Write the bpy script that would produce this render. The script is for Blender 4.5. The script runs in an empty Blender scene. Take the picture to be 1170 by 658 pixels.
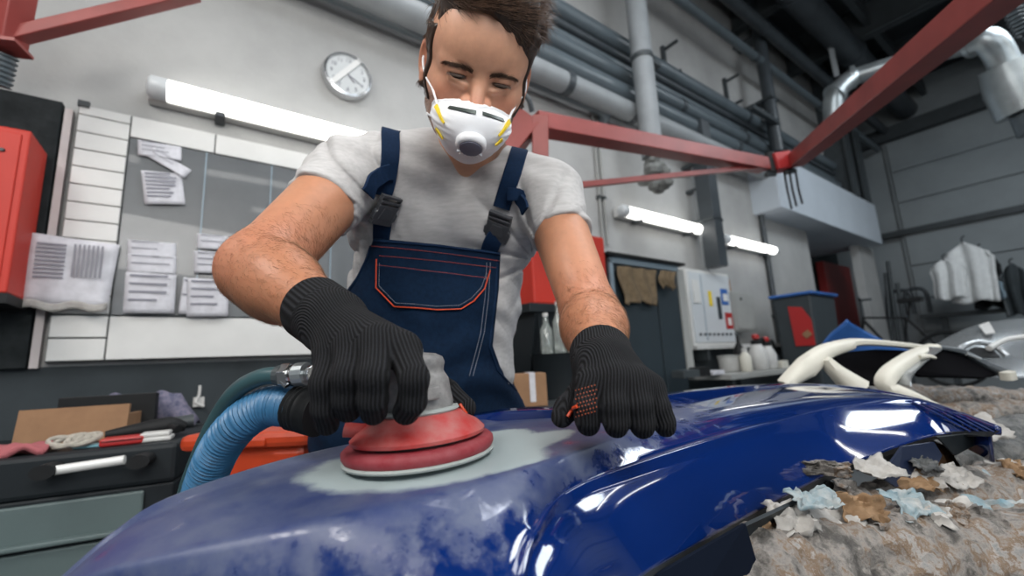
import bpy, bmesh, math, random
import numpy as np
from mathutils import Vector, Matrix
from mathutils.bvhtree import BVHTree
random.seed(4); rng = np.random.default_rng(4)
PI = math.pi
S = bpy.context.scene
COL = S.collection
# ------------------------------------------------------------ camera
F = 490.; CX = 585.; CY = 329.; H = 1.07           # focal length in pixels of the 1170 px wide frame
_R = np.array([695., 51., F]); _h = np.array([1, -.048, 0.])
_up = np.cross(_R, _h); _up /= np.linalg.norm(_up); _up = _up if _up[1] < 0 else -_up
_Y = np.array([0, 0, 1.]) - _up * _up[2]; _Y /= np.linalg.norm(_Y)
_X = np.cross(_Y, _up); _X = _X if _X[0] > 0 else -_X
MC = np.array([_X, _Y, _up])
CAM = np.array([0, 0, H])
cd = bpy.data.cameras.new('camera'); cam = bpy.data.objects.new('camera', cd); COL.objects.link(cam)
cd.sensor_width = 36; cd.lens = F / 1170 * 36; cd.clip_start = .02; cd.clip_end = 200
cd.dof.use_dof = True; cd.dof.focus_distance = .52; cd.dof.aperture_fstop = 3.6
m = Matrix(((MC[0][0], -MC[0][1], -MC[0][2], 0), (MC[1][0], -MC[1][1], -MC[1][2], 0), (MC[2][0], -MC[2][1], -MC[2][2], H), (0, 0, 0, 1)))
cam.matrix_world = m; S.camera = cam
# ------------------------------------------------------------ world, lights, exposure
S.view_settings.view_transform = 'Standard'; S.view_settings.look = 'None'
S.view_settings.exposure = -.30; S.view_settings.gamma = 1; S.view_settings.use_curve_mapping = False
wd = bpy.data.worlds.new('world'); S.world = wd; wd.use_nodes = True
bg = wd.node_tree.nodes['Background']; bg.inputs[0].default_value = (.72, .83, 1, 1); bg.inputs[1].default_value = .22
ANG = math.atan2((MC @ (_R / np.linalg.norm(_R)))[1], (MC @ (_R / np.linalg.norm(_R)))[0])
U = np.array([math.cos(ANG), math.sin(ANG), 0]); V = np.array([-U[1], U[0], 0]); ZZ = np.array([0, 0, 1.])
def area(name, loc, target, sx, sy, power, col=(1, 1, 1)):
    ld = bpy.data.lights.new(name, 'AREA'); ld.shape = 'RECTANGLE'; ld.size = sx; ld.size_y = sy; ld.energy = power; ld.color = col
    o = bpy.data.objects.new(name, ld); COL.objects.link(o); o.location = loc
    o.rotation_euler = (Vector(target) - Vector(loc)).to_track_quat('-Z', 'Y').to_euler(); return o
area('added_area_light', (-1.5, -.9, 3.2), (-.1, .6, 1.2), 1.4, .6, 62, (1, .97, .93))  # this and the next area lights are added, with no lamp fixture behind them
area('added_area_light', (.6, -1.2, 2.5), (.0, .7, 1.3), 1.4, .6, 52, (1, .97, .93))  # added low in front to brighten the face
area('added_area_light', (.3, 1.5, 4.6), (-.9, 1.8, 0), 1.6, 1.0, 40, (.95, .97, 1))
area('added_area_light', (1.9, 1.2, 4.4), (1.4, 2.2, 1), 1.6, .8, 60, (.9, .95, 1))
area('added_area_light', (5.5, 2.6, 4.6), (5.5, 3.8, 0), 2.4, 1.6, 150, (.85, .93, 1))
# ------------------------------------------------------------ geometry helpers
def ray(px, py): return MC @ np.array([(px - CX) / F, (py - CY) / F, 1.])
def at(px, py, d): return CAM + ray(px, py) * d                # point at optical depth d
def atz(px, py, z): r = ray(px, py); return CAM + r * ((z - H) / r[2])
def toroom(p): return np.array([p @ U, p @ V, p[2]])
def W(px, py, D): r = ray(px, py); return toroom(CAM + r * (D / (r @ V)))
def E_(px, py, E): r = ray(px, py); return toroom(CAM + r * (E / (r @ U)))
def proj(P):
    q = (P - CAM) @ MC; d = np.maximum(q[:, 2], .05); return q[:, 0] / d * F + CX, q[:, 1] / d * F + CY, d
def tag(o, label=None, cat=None, group=None, kind=None):
    if label: o['label'] = label
    if cat: o['category'] = cat
    if group: o['group'] = group
    if kind: o['kind'] = kind
    return o
class MB:
    def __init__(s): s.v = []; s.f = []
    def add(s, vs, fs):
        n = len(s.v); s.v += [tuple(float(c) for c in v) for v in vs]; s.f += [tuple(i + n for i in f) for f in fs]; return s
    def box(s, lo, hi, rot=None, piv=None):
        x0, y0, z0 = lo; x1, y1, z1 = hi
        vs = [(x0,y0,z0),(x1,y0,z0),(x1,y1,z0),(x0,y1,z0),(x0,y0,z1),(x1,y0,z1),(x1,y1,z1),(x0,y1,z1)]
        if rot is not None:
            c = Vector(piv if piv is not None else [(a + b) / 2 for a, b in zip(lo, hi)]); vs = [rot @ (Vector(v) - c) + c for v in vs]
        return s.add(vs, [(0,3,2,1),(4,5,6,7),(0,1,5,4),(1,2,6,5),(2,3,7,6),(3,0,4,7)])
    def beam(s, a, b, w, h, up=(0, 0, 1), w2=None, h2=None):
        a = Vector(a); b = Vector(b); d = (b - a).normalized(); sd = d.cross(Vector(up)).normalized(); u = sd.cross(d); w2 = w2 or w; h2 = h2 or h
        vs = [a + sd*i*w/2 + u*j*h/2 for i, j in ((-1,-1),(1,-1),(1,1),(-1,1))] + [b + sd*i*w2/2 + u*j*h2/2 for i, j in ((-1,-1),(1,-1),(1,1),(-1,1))]
        return s.add(vs, [(0,3,2,1),(4,5,6,7),(0,1,5,4),(1,2,6,5),(2,3,7,6),(3,0,4,7)])
    def tube(s, pts, r, n=12, smooth=0, caps=True):
        P = [Vector(p) for p in pts]; R = list(r) if hasattr(r, '__len__') else [r] * len(P)
        if smooth:
            Q = []; RR = []
            for i in range(len(P) - 1):
                p0 = P[max(i-1,0)]; p1 = P[i]; p2 = P[i+1]; p3 = P[min(i+2,len(P)-1)]
                for k in range(smooth):
                    t = k / smooth
                    Q.append(.5*((2*p1)+(p2-p0)*t+(2*p0-5*p1+4*p2-p3)*t*t+(3*p1-p0-3*p2+p3)*t**3)); RR.append(R[i]*(1-t)+R[i+1]*t)
            Q.append(P[-1]); RR.append(R[-1]); P = Q; R = RR
        d = (P[1] - P[0]).normalized(); a = d.orthogonal().normalized(); vs = []; N = len(P)
        for i, p in enumerate(P):
            t = (P[min(i+1,N-1)] - P[max(i-1,0)]).normalized(); a = (a - t * a.dot(t)).normalized(); b = t.cross(a)
            vs += [p + (a*math.cos(2*PI*k/n) + b*math.sin(2*PI*k/n)) * R[i] for k in range(n)]
        fs = [(i*n+k, i*n+(k+1)%n, (i+1)*n+(k+1)%n, (i+1)*n+k) for i in range(N-1) for k in range(n)]
        if caps: fs += [tuple(range(n-1,-1,-1)), tuple((N-1)*n+k for k in range(n))]
        return s.add(vs, fs)
    def lathe(s, prof, c=(0,0,0), n=32, M=None, sx=1, sy=1):
        vs = []
        for r, z in prof:
            for k in range(n):
                v = Vector((r*math.cos(2*PI*k/n)*sx, r*math.sin(2*PI*k/n)*sy, z)); vs.append((M @ v if M else v) + Vector(c))
        fs = [(i*n+k, i*n+(k+1)%n, (i+1)*n+(k+1)%n, (i+1)*n+k) for i in range(len(prof)-1) for k in range(n)]
        fs += [tuple(range(n-1,-1,-1)), tuple((len(prof)-1)*n+k for k in range(n))]
        return s.add(vs, fs)
    def grid(s, fn, nu, nv):
        vs = [fn(i/nu, j/nv) for j in range(nv+1) for i in range(nu+1)]
        return s.add(vs, [(j*(nu+1)+i, j*(nu+1)+i+1, (j+1)*(nu+1)+i+1, (j+1)*(nu+1)+i) for j in range(nv) for i in range(nu)])
    def prism(s, poly, dvec):
        n = len(poly); d = Vector(dvec); vs = [Vector(p) for p in poly] + [Vector(p) + d for p in poly]
        return s.add(vs, [tuple(range(n-1,-1,-1)), tuple(range(n, 2*n))] + [(i, (i+1)%n, n+(i+1)%n, n+i) for i in range(n)])
    def build(s, name, mt, parent=None, loc=None, room=False, smooth=False, bev=0, solid=0, sub=0):
        """verts are local to loc (top level) or to the parent; room=True turns a top-level mesh into the wall frame"""
        me = bpy.data.meshes.new(name); me.from_pydata(s.v, [], s.f)
        bm = bmesh.new(); bm.from_mesh(me); bmesh.ops.recalc_face_normals(bm, faces=bm.faces); bm.to_mesh(me); bm.free()
        me.materials.append(mt)
        o = bpy.data.objects.new(name, me); COL.objects.link(o)
        if smooth: me.shade_smooth()
        if solid: q = o.modifiers.new('solidify', 'SOLIDIFY'); q.thickness = solid; q.offset = 0
        if bev:
            q = o.modifiers.new('bevel', 'BEVEL'); q.width = bev; q.segments = 2; q.limit_method = 'ANGLE'
        if sub: q = o.modifiers.new('subdivision', 'SUBSURF'); q.levels = sub; q.render_levels = sub
        if smooth and not sub:
            try: me.set_sharp_from_angle(angle=math.radians(50))
            except Exception: pass
        if parent: o.parent = parent
        elif loc is not None: place(o, loc, room)
        return o
def place(o, loc, room=True):
    if room: o.location = Vector(U) * loc[0] + Vector(V) * loc[1] + Vector((0, 0, loc[2])); o.rotation_euler = (0, 0, ANG)
    else: o.location = loc
def thing(name, label, cat, loc, group=None, room=True):
    o = bpy.data.objects.new(name, None); COL.objects.link(o); o.empty_display_size = .05; place(o, loc, room); return tag(o, label, cat, group)
def struct(name, mb, mt, **k):
    o = mb.build(name, mt, loc=k.pop('loc', (0,0,0)), room=True, **k); o['kind'] = 'structure'; return o
def copy_tree(src, parent=None):
    c = src.copy(); COL.objects.link(c)
    if parent: c.parent = parent
    for ch in list(src.children): copy_tree(ch, c)
    return c
# ------------------------------------------------------------ materials
def mat(name, col, rough=.5, metal=0, var=0, vs=8, bump=0, bs=60, col2=None, attr=None, coat=0, emit=0, sss=0, stretch=None, rv=0, alpha=1, trans=0, spec=None, sheen=0):
    m = bpy.data.materials.new(name); m.use_nodes = True; nt = m.node_tree; b = nt.nodes['Principled BSDF']; L = nt.links
    b.inputs['Roughness'].default_value = rough; b.inputs['Metallic'].default_value = metal
    b.inputs['Base Color'].default_value = (*col, 1)
    if spec is not None: b.inputs['Specular IOR Level'].default_value = spec
    if coat: b.inputs['Coat Weight'].default_value = coat; b.inputs['Coat Roughness'].default_value = .03
    if sheen: b.inputs['Sheen Weight'].default_value = sheen
    if sss: b.inputs['Subsurface Weight'].default_value = sss; b.inputs['Subsurface Scale'].default_value = .006; b.inputs['Subsurface Radius'].default_value = (1, .35, .2)
    if emit: b.inputs['Emission Color'].default_value = (*col, 1); b.inputs['Emission Strength'].default_value = emit
    if alpha < 1: b.inputs['Alpha'].default_value = alpha
    if trans: b.inputs['Transmission Weight'].default_value = trans
    tc = nt.nodes.new('ShaderNodeTexCoord'); mp = nt.nodes.new('ShaderNodeMapping'); L.new(tc.outputs['Object'], mp.inputs[0])
    if stretch: mp.inputs['Scale'].default_value = stretch
    base = None
    if attr:
        a = nt.nodes.new('ShaderNodeAttribute'); a.attribute_name = attr; base = a.outputs['Color']
    if var:
        n = nt.nodes.new('ShaderNodeTexNoise'); n.inputs['Scale'].default_value = vs; n.inputs['Detail'].default_value = 7; n.inputs['Roughness'].default_value = .62; L.new(mp.outputs[0], n.inputs[0])
        r = nt.nodes.new('ShaderNodeValToRGB'); r.color_ramp.elements[0].position = .32; r.color_ramp.elements[1].position = .68; L.new(n.outputs[0], r.inputs[0])
        c2 = col2 or tuple(c * (1 - var) for c in col)
        if base is None:
            r.color_ramp.elements[0].color = (*c2, 1); r.color_ramp.elements[1].color = (*col, 1); L.new(r.outputs[0], b.inputs['Base Color'])
        else:
            r.color_ramp.elements[0].color = (1 - var,) * 3 + (1,); r.color_ramp.elements[1].color = (1, 1, 1, 1)
            x = nt.nodes.new('ShaderNodeMix'); x.data_type = 'RGBA'; x.blend_type = 'MULTIPLY'; x.inputs[0].default_value = 1
            L.new(base, x.inputs[6]); L.new(r.outputs[0], x.inputs[7]); L.new(x.outputs[2], b.inputs['Base Color'])
        if rv:
            q = nt.nodes.new('ShaderNodeMapRange'); q.inputs[3].default_value = rough - rv; q.inputs[4].default_value = rough + rv; L.new(n.outputs[0], q.inputs[0]); L.new(q.outputs[0], b.inputs['Roughness'])
    elif base is not None: L.new(base, b.inputs['Base Color'])
    if bump:
        n = nt.nodes.new('ShaderNodeTexNoise'); n.inputs['Scale'].default_value = bs; n.inputs['Detail'].default_value = 5; L.new(mp.outputs[0], n.inputs[0])
        bp = nt.nodes.new('ShaderNodeBump'); bp.inputs['Strength'].default_value = bump; bp.inputs['Distance'].default_value = .3 / bs; L.new(n.outputs[0], bp.inputs['Height']); L.new(bp.outputs[0], b.inputs['Normal'])
    return m
M = {}
M['wall'] = mat('plaster_wall', (.43, .43, .42), .9, var=.32, vs=.9, bump=.15, bs=30)
M['dado'] = mat('dark_dado_paint', (.042, .052, .058), .75, var=.35, vs=3, spec=.25)
M['floor'] = mat('concrete_floor', (.16, .17, .175), .45, var=.35, vs=2)
M['ceiling'] = mat('dark_ceiling', (.035, .042, .047), .8, var=.3, vs=2)
M['steel'] = mat('dark_steel', (.05, .06, .065), .5, var=.3, vs=6)
M['pipe'] = mat('grey_pipe_paint', (.10, .125, .14), .35, var=.25, vs=4, spec=.6)
M['pipedark'] = mat('dark_pipe_paint', (.05, .06, .068), .4, var=.3, vs=4)
M['galv'] = mat('galvanised_duct', (.42, .46, .47), .35, .7, var=.3, vs=5)
M['ductp'] = mat('painted_duct', (.27, .29, .30), .5, var=.2, vs=4)
M['redsteel'] = mat('red_painted_steel', (.30, .05, .042), .45, var=.3, vs=5)
M['lamp'] = mat('lit_tube', (1, .98, .94), .5, emit=5)
M['lamp2'] = mat('lit_ceiling_tube', (1, .98, .95), .5, emit=14)
M['lampcap'] = mat('lamp_end_plastic', (.6, .63, .64), .3)
M['white'] = mat('white_laminate', (.66, .66, .64), .45, var=.08, vs=6)
M['whitewall'] = mat('white_box_plaster', (.50, .55, .60), .7, var=.1, vs=2)
M['black'] = mat('black_board', (.006, .009, .010), .7, var=.5, vs=18, col2=(.018, .022, .024), spec=.2)
M['redcab'] = mat('red_cabinet_paint', (.50, .022, .008), .55, var=.12, vs=4)
M['backing'] = mat('grey_board_backing', (.10, .11, .118), .35, var=.3, vs=3, coat=.25)
M['pocket'] = mat('clear_pocket', (.42, .45, .47), .15, alpha=.35)
M['paper'] = mat('printed_paper', (.62, .62, .66), .7, var=.25, vs=20)
M['ink'] = mat('grey_ink', (.20, .20, .235), .7)
M['card'] = mat('cardboard', (.30, .165, .085), .8, var=.2, vs=14)
M['cabdark'] = mat('dark_cabinet_frame', (.010, .014, .017), .55, spec=.3)
M['cabgreen'] = mat('grey_green_drawer_paint', (.105, .145, .145), .42, var=.15, vs=5)
M['alu'] = mat('aluminium_bar', (.72, .73, .71), .45, .15)
M['chrome'] = mat('chrome', (.7, .7, .7), .18, 1)
M['locker'] = mat('dark_locker_paint', (.016, .028, .036), .55, var=.2, vs=4)
M['lockedge'] = mat('pale_blue_steel', (.23, .30, .35), .4)
M['ragb'] = mat('brown_rag', (.20, .145, .085), .95, var=.35, vs=25, bump=.4, bs=80)
M['clothp'] = mat('patterned_cloth', (.05, .06, .11), .95, var=.9, vs=60, col2=(.20, .18, .24))
M['rope'] = mat('pale_rope', (.45, .42, .36), .9, var=.4, vs=60)
M['redplastic'] = mat('red_plastic', (.4, .02, .02), .35)
M['pink'] = mat('pink_cloth', (.35, .1, .11), .9)
M['cyan'] = mat('pale_blue_plastic', (.25, .5, .58), .4)
M['dirtywhite'] = mat('white_plastic', (.6, .6, .58), .45, var=.2, vs=10)
M['blackpl'] = mat('black_plastic', (.009, .010, .011), .6, var=.3, vs=20, spec=.3)
M['void'] = mat('matt_black_plastic', (.004, .004, .005), .95, spec=.05)
M['binpl'] = mat('dark_grey_bin_plastic', (.032, .042, .048), .6, var=.2, vs=8)
M['bluepl'] = mat('blue_plastic', (.03, .13, .42), .4, var=.2, vs=8)
M['orange'] = mat('orange_plastic', (.55, .055, .012), .4, var=.25, vs=8)
M['greybox'] = mat('grey_electrical_box', (.33, .335, .32), .5, var=.12, vs=6)
M['gate'] = mat('grey_gate_panel', (.27, .30, .31), .55, var=.15, vs=2)
M['doorred'] = mat('dark_red_door', (.25, .02, .018), .5, var=.2, vs=3)
M['cream'] = mat('cream_primer', (.64, .62, .54), .5, var=.1, vs=9)
M['silver'] = mat('silver_paint', (.36, .38, .39), .25, .6, coat=.5)
M['shirtw'] = mat('white_hung_cloth', (.7, .71, .7), .9, var=.15, vs=12)
M['glass'] = mat('pale_bottle_glass', (.6, .65, .62), .1, trans=.7)
M['wrap'] = mat('wrinkled_wrap', (.19, .178, .162), .6, var=.85, vs=40, col2=(.03, .028, .027), bump=1, bs=60)
M['wrapd'] = mat('dark_foil_wrap', (.16, .165, .165), .4, var=.6, vs=16, bump=.9, bs=50)
M['scrapt'] = mat('tan_paper_scrap', (.27, .165, .085), .8, var=.4, vs=30, bump=.5, bs=90)
M['scrapw'] = mat('pale_paper_scrap', (.40, .385, .36), .7, var=.3, vs=30, bump=.5, bs=90)
M['scrapb'] = mat('blue_stained_scrap', (.33, .34, .33), .7, var=.7, vs=45, col2=(.12, .21, .25), bump=.5, bs=90)
M['bluehose'] = mat('blue_hose_rubber', (.04, .16, .31), .38, var=.3, vs=20)
M['greenhose'] = mat('green_grey_hose_rubber', (.035, .085, .095), .4, var=.2, vs=20)
M['sgrey'] = mat('dusty_grey_housing', (.10, .10, .102), .5, var=.4, vs=55, col2=(.26, .255, .25), bump=.15, bs=150)
M['sred'] = mat('dusty_red_shroud', (.42, .016, .014), .5, var=.8, vs=34, col2=(.40, .13, .12), stretch=(1, 1, 1.6))
M['spad'] = mat('red_rubber_pad', (.22, .010, .018), .65, var=.4, vs=60, col2=(.26, .05, .06))
M['sdisc'] = mat('sanding_disc', (.3, .33, .32), .9)
M['maskw'] = mat('white_mask_fabric', (.80, .81, .83), .85, bump=.12, bs=300)
M['maskg'] = mat('grey_valve_plastic', (.19, .195, .25), .4)
M['yellow'] = mat('yellow_elastic', (.75, .55, .02), .6)
M['navy'] = mat('navy_workwear', (.0045, .017, .044), .9, var=.35, vs=120, bump=.3, bs=400, spec=.15)
M['navy2'] = mat('navy_strap_webbing', (.005, .020, .056), .8, var=.3, vs=200, bump=.3, bs=600, spec=.15)
M['piping'] = mat('orange_red_piping', (.55, .06, .015), .6)
M['stitch'] = mat('grey_thread', (.25, .27, .33), .8)
M['stitchr'] = mat('red_thread', (.35, .06, .05), .8)
M['buckle'] = mat('grey_black_buckle', (.06, .063, .07), .3)
M['hair'] = mat('brown_hair', (.040, .021, .012), .42, var=.6, vs=90)
M['armhair'] = mat('golden_arm_hair', (.17, .075, .03), .5)
M['brow'] = mat('dark_brow_hair', (.055, .028, .016), .6)
M['browh'] = mat('brown_brow_hair', (.085, .045, .026), .6)
M['eyew'] = mat('shaded_eye_white', (.22, .17, .15), .4)  # eye white darkened: the upper lid's shade is put into its colour
M['iris'] = mat('brown_iris', (.012, .006, .004), .35, spec=.3)
M['skin'] = mat('skin', (.6, .33, .2), .48, attr='tone', var=.13, vs=70, bump=.12, bs=500, sss=.12)
M['shirt'] = mat('grey_marl_jersey', (.50, .49, .485), .95, var=.20, vs=130, bump=.12, bs=300, stretch=(.25, 1, 1.2))
def wrapmat(name, stops):
    m = bpy.data.materials.new(name); m.use_nodes = True; nt = m.node_tree; b = nt.nodes['Principled BSDF']; L = nt.links; b.inputs['Roughness'].default_value = .6
    tc = nt.nodes.new('ShaderNodeTexCoord'); n = nt.nodes.new('ShaderNodeTexNoise'); n.inputs['Scale'].default_value = 20; n.inputs['Detail'].default_value = 9; n.inputs['Roughness'].default_value = .68; n.inputs['Distortion'].default_value = .15; L.new(tc.outputs['Object'], n.inputs[0])
    r = nt.nodes.new('ShaderNodeValToRGB'); L.new(n.outputs[0], r.inputs[0]); e = r.color_ramp.elements
    while len(e) < len(stops): e.new(.5)
    for q, (p, c) in zip(e, stops): q.position = p; q.color = (*c, 1)
    v = nt.nodes.new('ShaderNodeTexVoronoi'); v.feature = 'DISTANCE_TO_EDGE'; v.inputs['Scale'].default_value = 26; L.new(n.outputs[1], v.inputs[0])
    v2 = nt.nodes.new('ShaderNodeTexVoronoi'); v2.feature = 'F1'; v2.inputs['Scale'].default_value = 34; L.new(tc.outputs['Object'], v2.inputs[0])
    a = nt.nodes.new('ShaderNodeMath'); a.operation = 'ADD'; L.new(v2.outputs[0], a.inputs[0]); L.new(n.outputs[0], a.inputs[1])
    bp = nt.nodes.new('ShaderNodeBump'); bp.inputs['Strength'].default_value = 1; bp.inputs['Distance'].default_value = .012; L.new(a.outputs[0], bp.inputs['Height']); L.new(bp.outputs[0], b.inputs['Normal']); L.new(r.outputs[0], b.inputs['Base Color']); return m
M['wrap'] = wrapmat('wrinkled_wrap', [(.28, (.02, .018, .017)), (.40, (.085, .078, .07)), (.48, (.24, .22, .20)), (.54, (.16, .10, .055)), (.58, (.30, .28, .26)), (.68, (.13, .15, .155))])
M['wrapd'] = wrapmat('dark_foil_wrap', [(.3, (.015, .017, .018)), (.45, (.06, .064, .064)), (.55, (.15, .15, .145)), (.62, (.06, .062, .06)), (.7, (.2, .2, .19))])
# ------------------------------------------------------------ signed-distance modelling (bodies, gloves)
def smin(a, b, k): h = np.maximum(k - np.abs(a - b), 0) / k; return np.minimum(a, b) - h * h * k * .25
def smax(a, b, k): return -smin(-a, -b, k)
def cone(p, a, b, ra, rb):
    a = np.asarray(a, float); b = np.asarray(b, float); ab = b - a; t = np.clip(((p - a) @ ab) / max(ab @ ab, 1e-9), 0, 1)
    return np.linalg.norm(p - a - t[:, None] * ab, axis=1) - (ra + (rb - ra) * t)
def ell(p, c, r):
    r = np.asarray(r, float); q = (p - np.asarray(c, float)) / r; k0 = np.linalg.norm(q, axis=1); k1 = np.linalg.norm(q / r, axis=1) + 1e-9; return k0 * (k0 - 1) / k1
def polysd(x, y, poly):
    poly = np.array(poly, float); d = np.full(x.shape, 1e9); ins = np.zeros(x.shape, bool); n = len(poly)
    for i in range(n):
        a = poly[i]; b = poly[i-1]; e = b - a; wx = x - a[0]; wy = y - a[1]; t = np.clip((wx*e[0] + wy*e[1]) / (e @ e), 0, 1)
        d = np.minimum(d, (wx - e[0]*t)**2 + (wy - e[1]*t)**2)
        c = ((a[1] > y) != (b[1] > y)) & (x < (b[0]-a[0]) * (y-a[1]) / ((b[1]-a[1]) or 1e-9) + a[0]); ins ^= c
    d = np.sqrt(d); return np.where(ins, -d, d)
def axis(lo, hi, step, fine=None, fs=None):
    xs = [lo]
    while xs[-1] < hi:
        x = xs[-1]; xs.append(x + (fs if fine and fine[0] <= x <= fine[1] else step))
    return np.array(xs)
def field(fn, xs, ys, zs, B=20):
    Fd = np.empty((len(xs), len(ys), len(zs)), np.float32)
    for i in range(0, len(xs), B):
        for j in range(0, len(ys), B):
            for k in range(0, len(zs), B):
                X = xs[i:i+B]; Y = ys[j:j+B]; Z = zs[k:k+B]
                c = np.array([[(X[0]+X[-1])/2, (Y[0]+Y[-1])/2, (Z[0]+Z[-1])/2]]); rad = .5 * math.sqrt((X[-1]-X[0])**2 + (Y[-1]-Y[0])**2 + (Z[-1]-Z[0])**2)
                f = fn(c)[0]
                if abs(f) > rad * 1.25 + .02: Fd[i:i+B, j:j+B, k:k+B] = f; continue
                G = np.stack(np.meshgrid(X, Y, Z, indexing='ij'), -1).reshape(-1, 3)
                Fd[i:i+B, j:j+B, k:k+B] = fn(G).reshape(len(X), len(Y), len(Z))
    return Fd
def nets(Fd, xs, ys, zs):
    Sg = Fd < 0; a = Sg.astype(np.int8); c = a[:-1] + a[1:]; c = c[:, :-1] + c[:, 1:]; c = c[:, :, :-1] + c[:, :, 1:]
    act = (c > 0) & (c < 8); I = np.argwhere(act); ids = np.full(act.shape, -1, np.int32); ids[tuple(I.T)] = np.arange(len(I))
    acc = np.zeros((len(I), 3)); cnt = np.zeros(len(I)); A = (xs, ys, zs)
    for ax in range(3):
        o1, o2 = [q for q in range(3) if q != ax]
        for u in (0, 1):
            for v in (0, 1):
                s = I.copy(); s[:, o1] += u; s[:, o2] += v; e = s.copy(); e[:, ax] += 1
                f0 = Fd[tuple(s.T)]; f1 = Fd[tuple(e.T)]; mk = (f0 < 0) != (f1 < 0); t = np.where(mk, f0 / np.where(mk, f0 - f1, 1), 0)
                P = np.stack([A[q][s[:, q]] for q in range(3)], 1); P[:, ax] += t * (A[ax][e[:, ax]] - A[ax][s[:, ax]])
                acc[mk] += P[mk]; cnt[mk] += 1
    Vt = acc / cnt[:, None]; Q = []
    for ax in range(3):
        o1, o2 = [(1, 2), (2, 0), (0, 1)][ax]
        s0 = [slice(None)] * 3; s1 = [slice(None)] * 3; s0[ax] = slice(0, -1); s1[ax] = slice(1, None)
        D = Sg[tuple(s0)] != Sg[tuple(s1)]; J = np.argwhere(D); J = J[(J[:, o1] > 0) & (J[:, o2] > 0) & (J[:, o1] < ids.shape[o1]) & (J[:, o2] < ids.shape[o2])]
        flip = Sg[tuple(J.T)]
        q = []
        for (u, v) in ((1, 1), (0, 1), (0, 0), (1, 0)):
            k = J.copy(); k[:, o1] -= u; k[:, o2] -= v; q.append(ids[tuple(k.T)])
        q = np.stack(q, 1); q[~flip] = q[~flip][:, ::-1]; Q.append(q)
    Q = np.concatenate(Q); return Vt, Q[(Q >= 0).all(1)]
def sdf_obj(name, fn, lo, hi, step, mt, parent, origin, fine=None, fs=None):
    f3 = fine or (None, None, None)
    xs, ys, zs = (axis(lo[q], hi[q], step, f3[q], fs) for q in range(3))
    Vt, Q = nets(field(fn, xs, ys, zs), xs, ys, zs)
    me = bpy.data.meshes.new(name); me.from_pydata((Vt - origin).tolist(), [], Q.tolist()); me.shade_smooth(); me.materials.append(mt)
    o = bpy.data.objects.new(name, me); COL.objects.link(o)
    if parent: o.parent = parent
    return o, Vt, Q
def color_attr(o, name, rgb):
    a = o.data.color_attributes.new(name, 'FLOAT_COLOR', 'POINT'); c = np.ones((len(rgb), 4), np.float32); c[:, :3] = rgb; a.data.foreach_set('color', c.ravel())
# ------------------------------------------------------------ the setting (wall frame: u along the wall, v into it)
WD = 2.4
struct('floor', MB().box((-7, -7, -.1), (12, 3.4, 0)), M['floor'])
struct('ceiling', MB().box((-3, -3.2, 5.9), (12, 3.4, 6.0)), M['ceiling'])
struct('wall_back', MB().box((-3.2, WD, 0), (7.05, WD + .2, 5.9)).box((7.05, WD, 2.75), (8.6, WD + .2, 5.9)), M['wall'])
struct('wall_recess', MB().box((7.05, 3.1, 0), (11, 3.3, 5.9)), M['dado'])
struct('wall_end', MB().box((10.5, -7, 0), (10.7, 3.2, 5.9)), M['gate'])
struct('trim_1', MB().box((-3.2, WD - .012, 0), (4.62, WD, 1.135)), M['dado'])
struct('trim_2', MB().box((4.62, WD - .012, 0), (7.05, WD, 1.1)), mat('blue_grey_dado', (.13, .15, .165), .5, var=.2, vs=3))
bx = struct('wall_box', MB().box((5.49, 2.08, 2.74), (9.3, WD + .7, 3.44)), M['whitewall'], bev=.008)
pa = W(984, 300, 2.3); pb = W(1000, 300, 2.3); struct('wall_pier', MB().box((pa[0], 2.3, 0), (pb[0], 2.42, 2.74)), M['wall'])
o = struct('door_1', MB().box((W(938, 286, 2.93)[0], 2.93, 0), (W(972, 300, 2.93)[0], 3.05, 2.62)), M['doorred']); o['label'] = 'dark red door under the white overhang'
# end wall: sectional gate
pr = MB().box((10.40, -4.5, 0), (10.42, 2.2, .02)); gate = struct('door_2', MB().box((10.44, -6, 0), (10.5, 2.05, 5.2)), M['gate'])
for k in range(8):
    MB().box((10.40, -6, .05 + k*.6), (10.44, 2.0, .63 + k*.6)).build('panel', M['gate'], gate, bev=.01)
struct('trim_3', MB().box((10.3, -6, 3.02), (10.42, 2.3, 3.12)), M['steel'])
struct('trim_4', MB().box((10.25, -6, 4.85), (10.4, 3, 5.1)), M['steel'])
# wall behind the camera with lit windows, seen only in reflections and as daylight
M['pane'] = mat('daylit_window_pane', (.86, .93, 1), .5, emit=3.0)
wf = MB().box((-7, -3.9, 0), (11, -3.8, .95)).box((-7, -3.9, 3.3), (11, -3.8, 4.6))
WU = [(-5.2, -3.4), (-2.2, -.4), (.5, 2.0), (2.5, 4.1)]; e0 = -7
for a_, b_ in WU: wf.box((e0, -3.9, .95), (a_, -3.8, 3.3)); e0 = b_
wf.box((e0, -3.9, .95), (11, -3.8, 3.3)); struct('wall_front', wf, M['dado'])
for k, (a_, b_) in enumerate(WU):
    w_ = struct('window_%d' % (k+1), MB().box((a_, -3.86, .95), (b_, -3.85, 3.3)), M['pane'])
    for q in (0, .33, .66, 1): MB().box((a_ + (b_-a_)*q - .03, -3.84, .95), (a_ + (b_-a_)*q + .03, -3.8, 3.3)).build('mullion', M['steel'], w_)
    MB().box((a_, -3.84, 2.3), (b_, -3.8, 2.36)).build('transom', M['steel'], w_)
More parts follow.
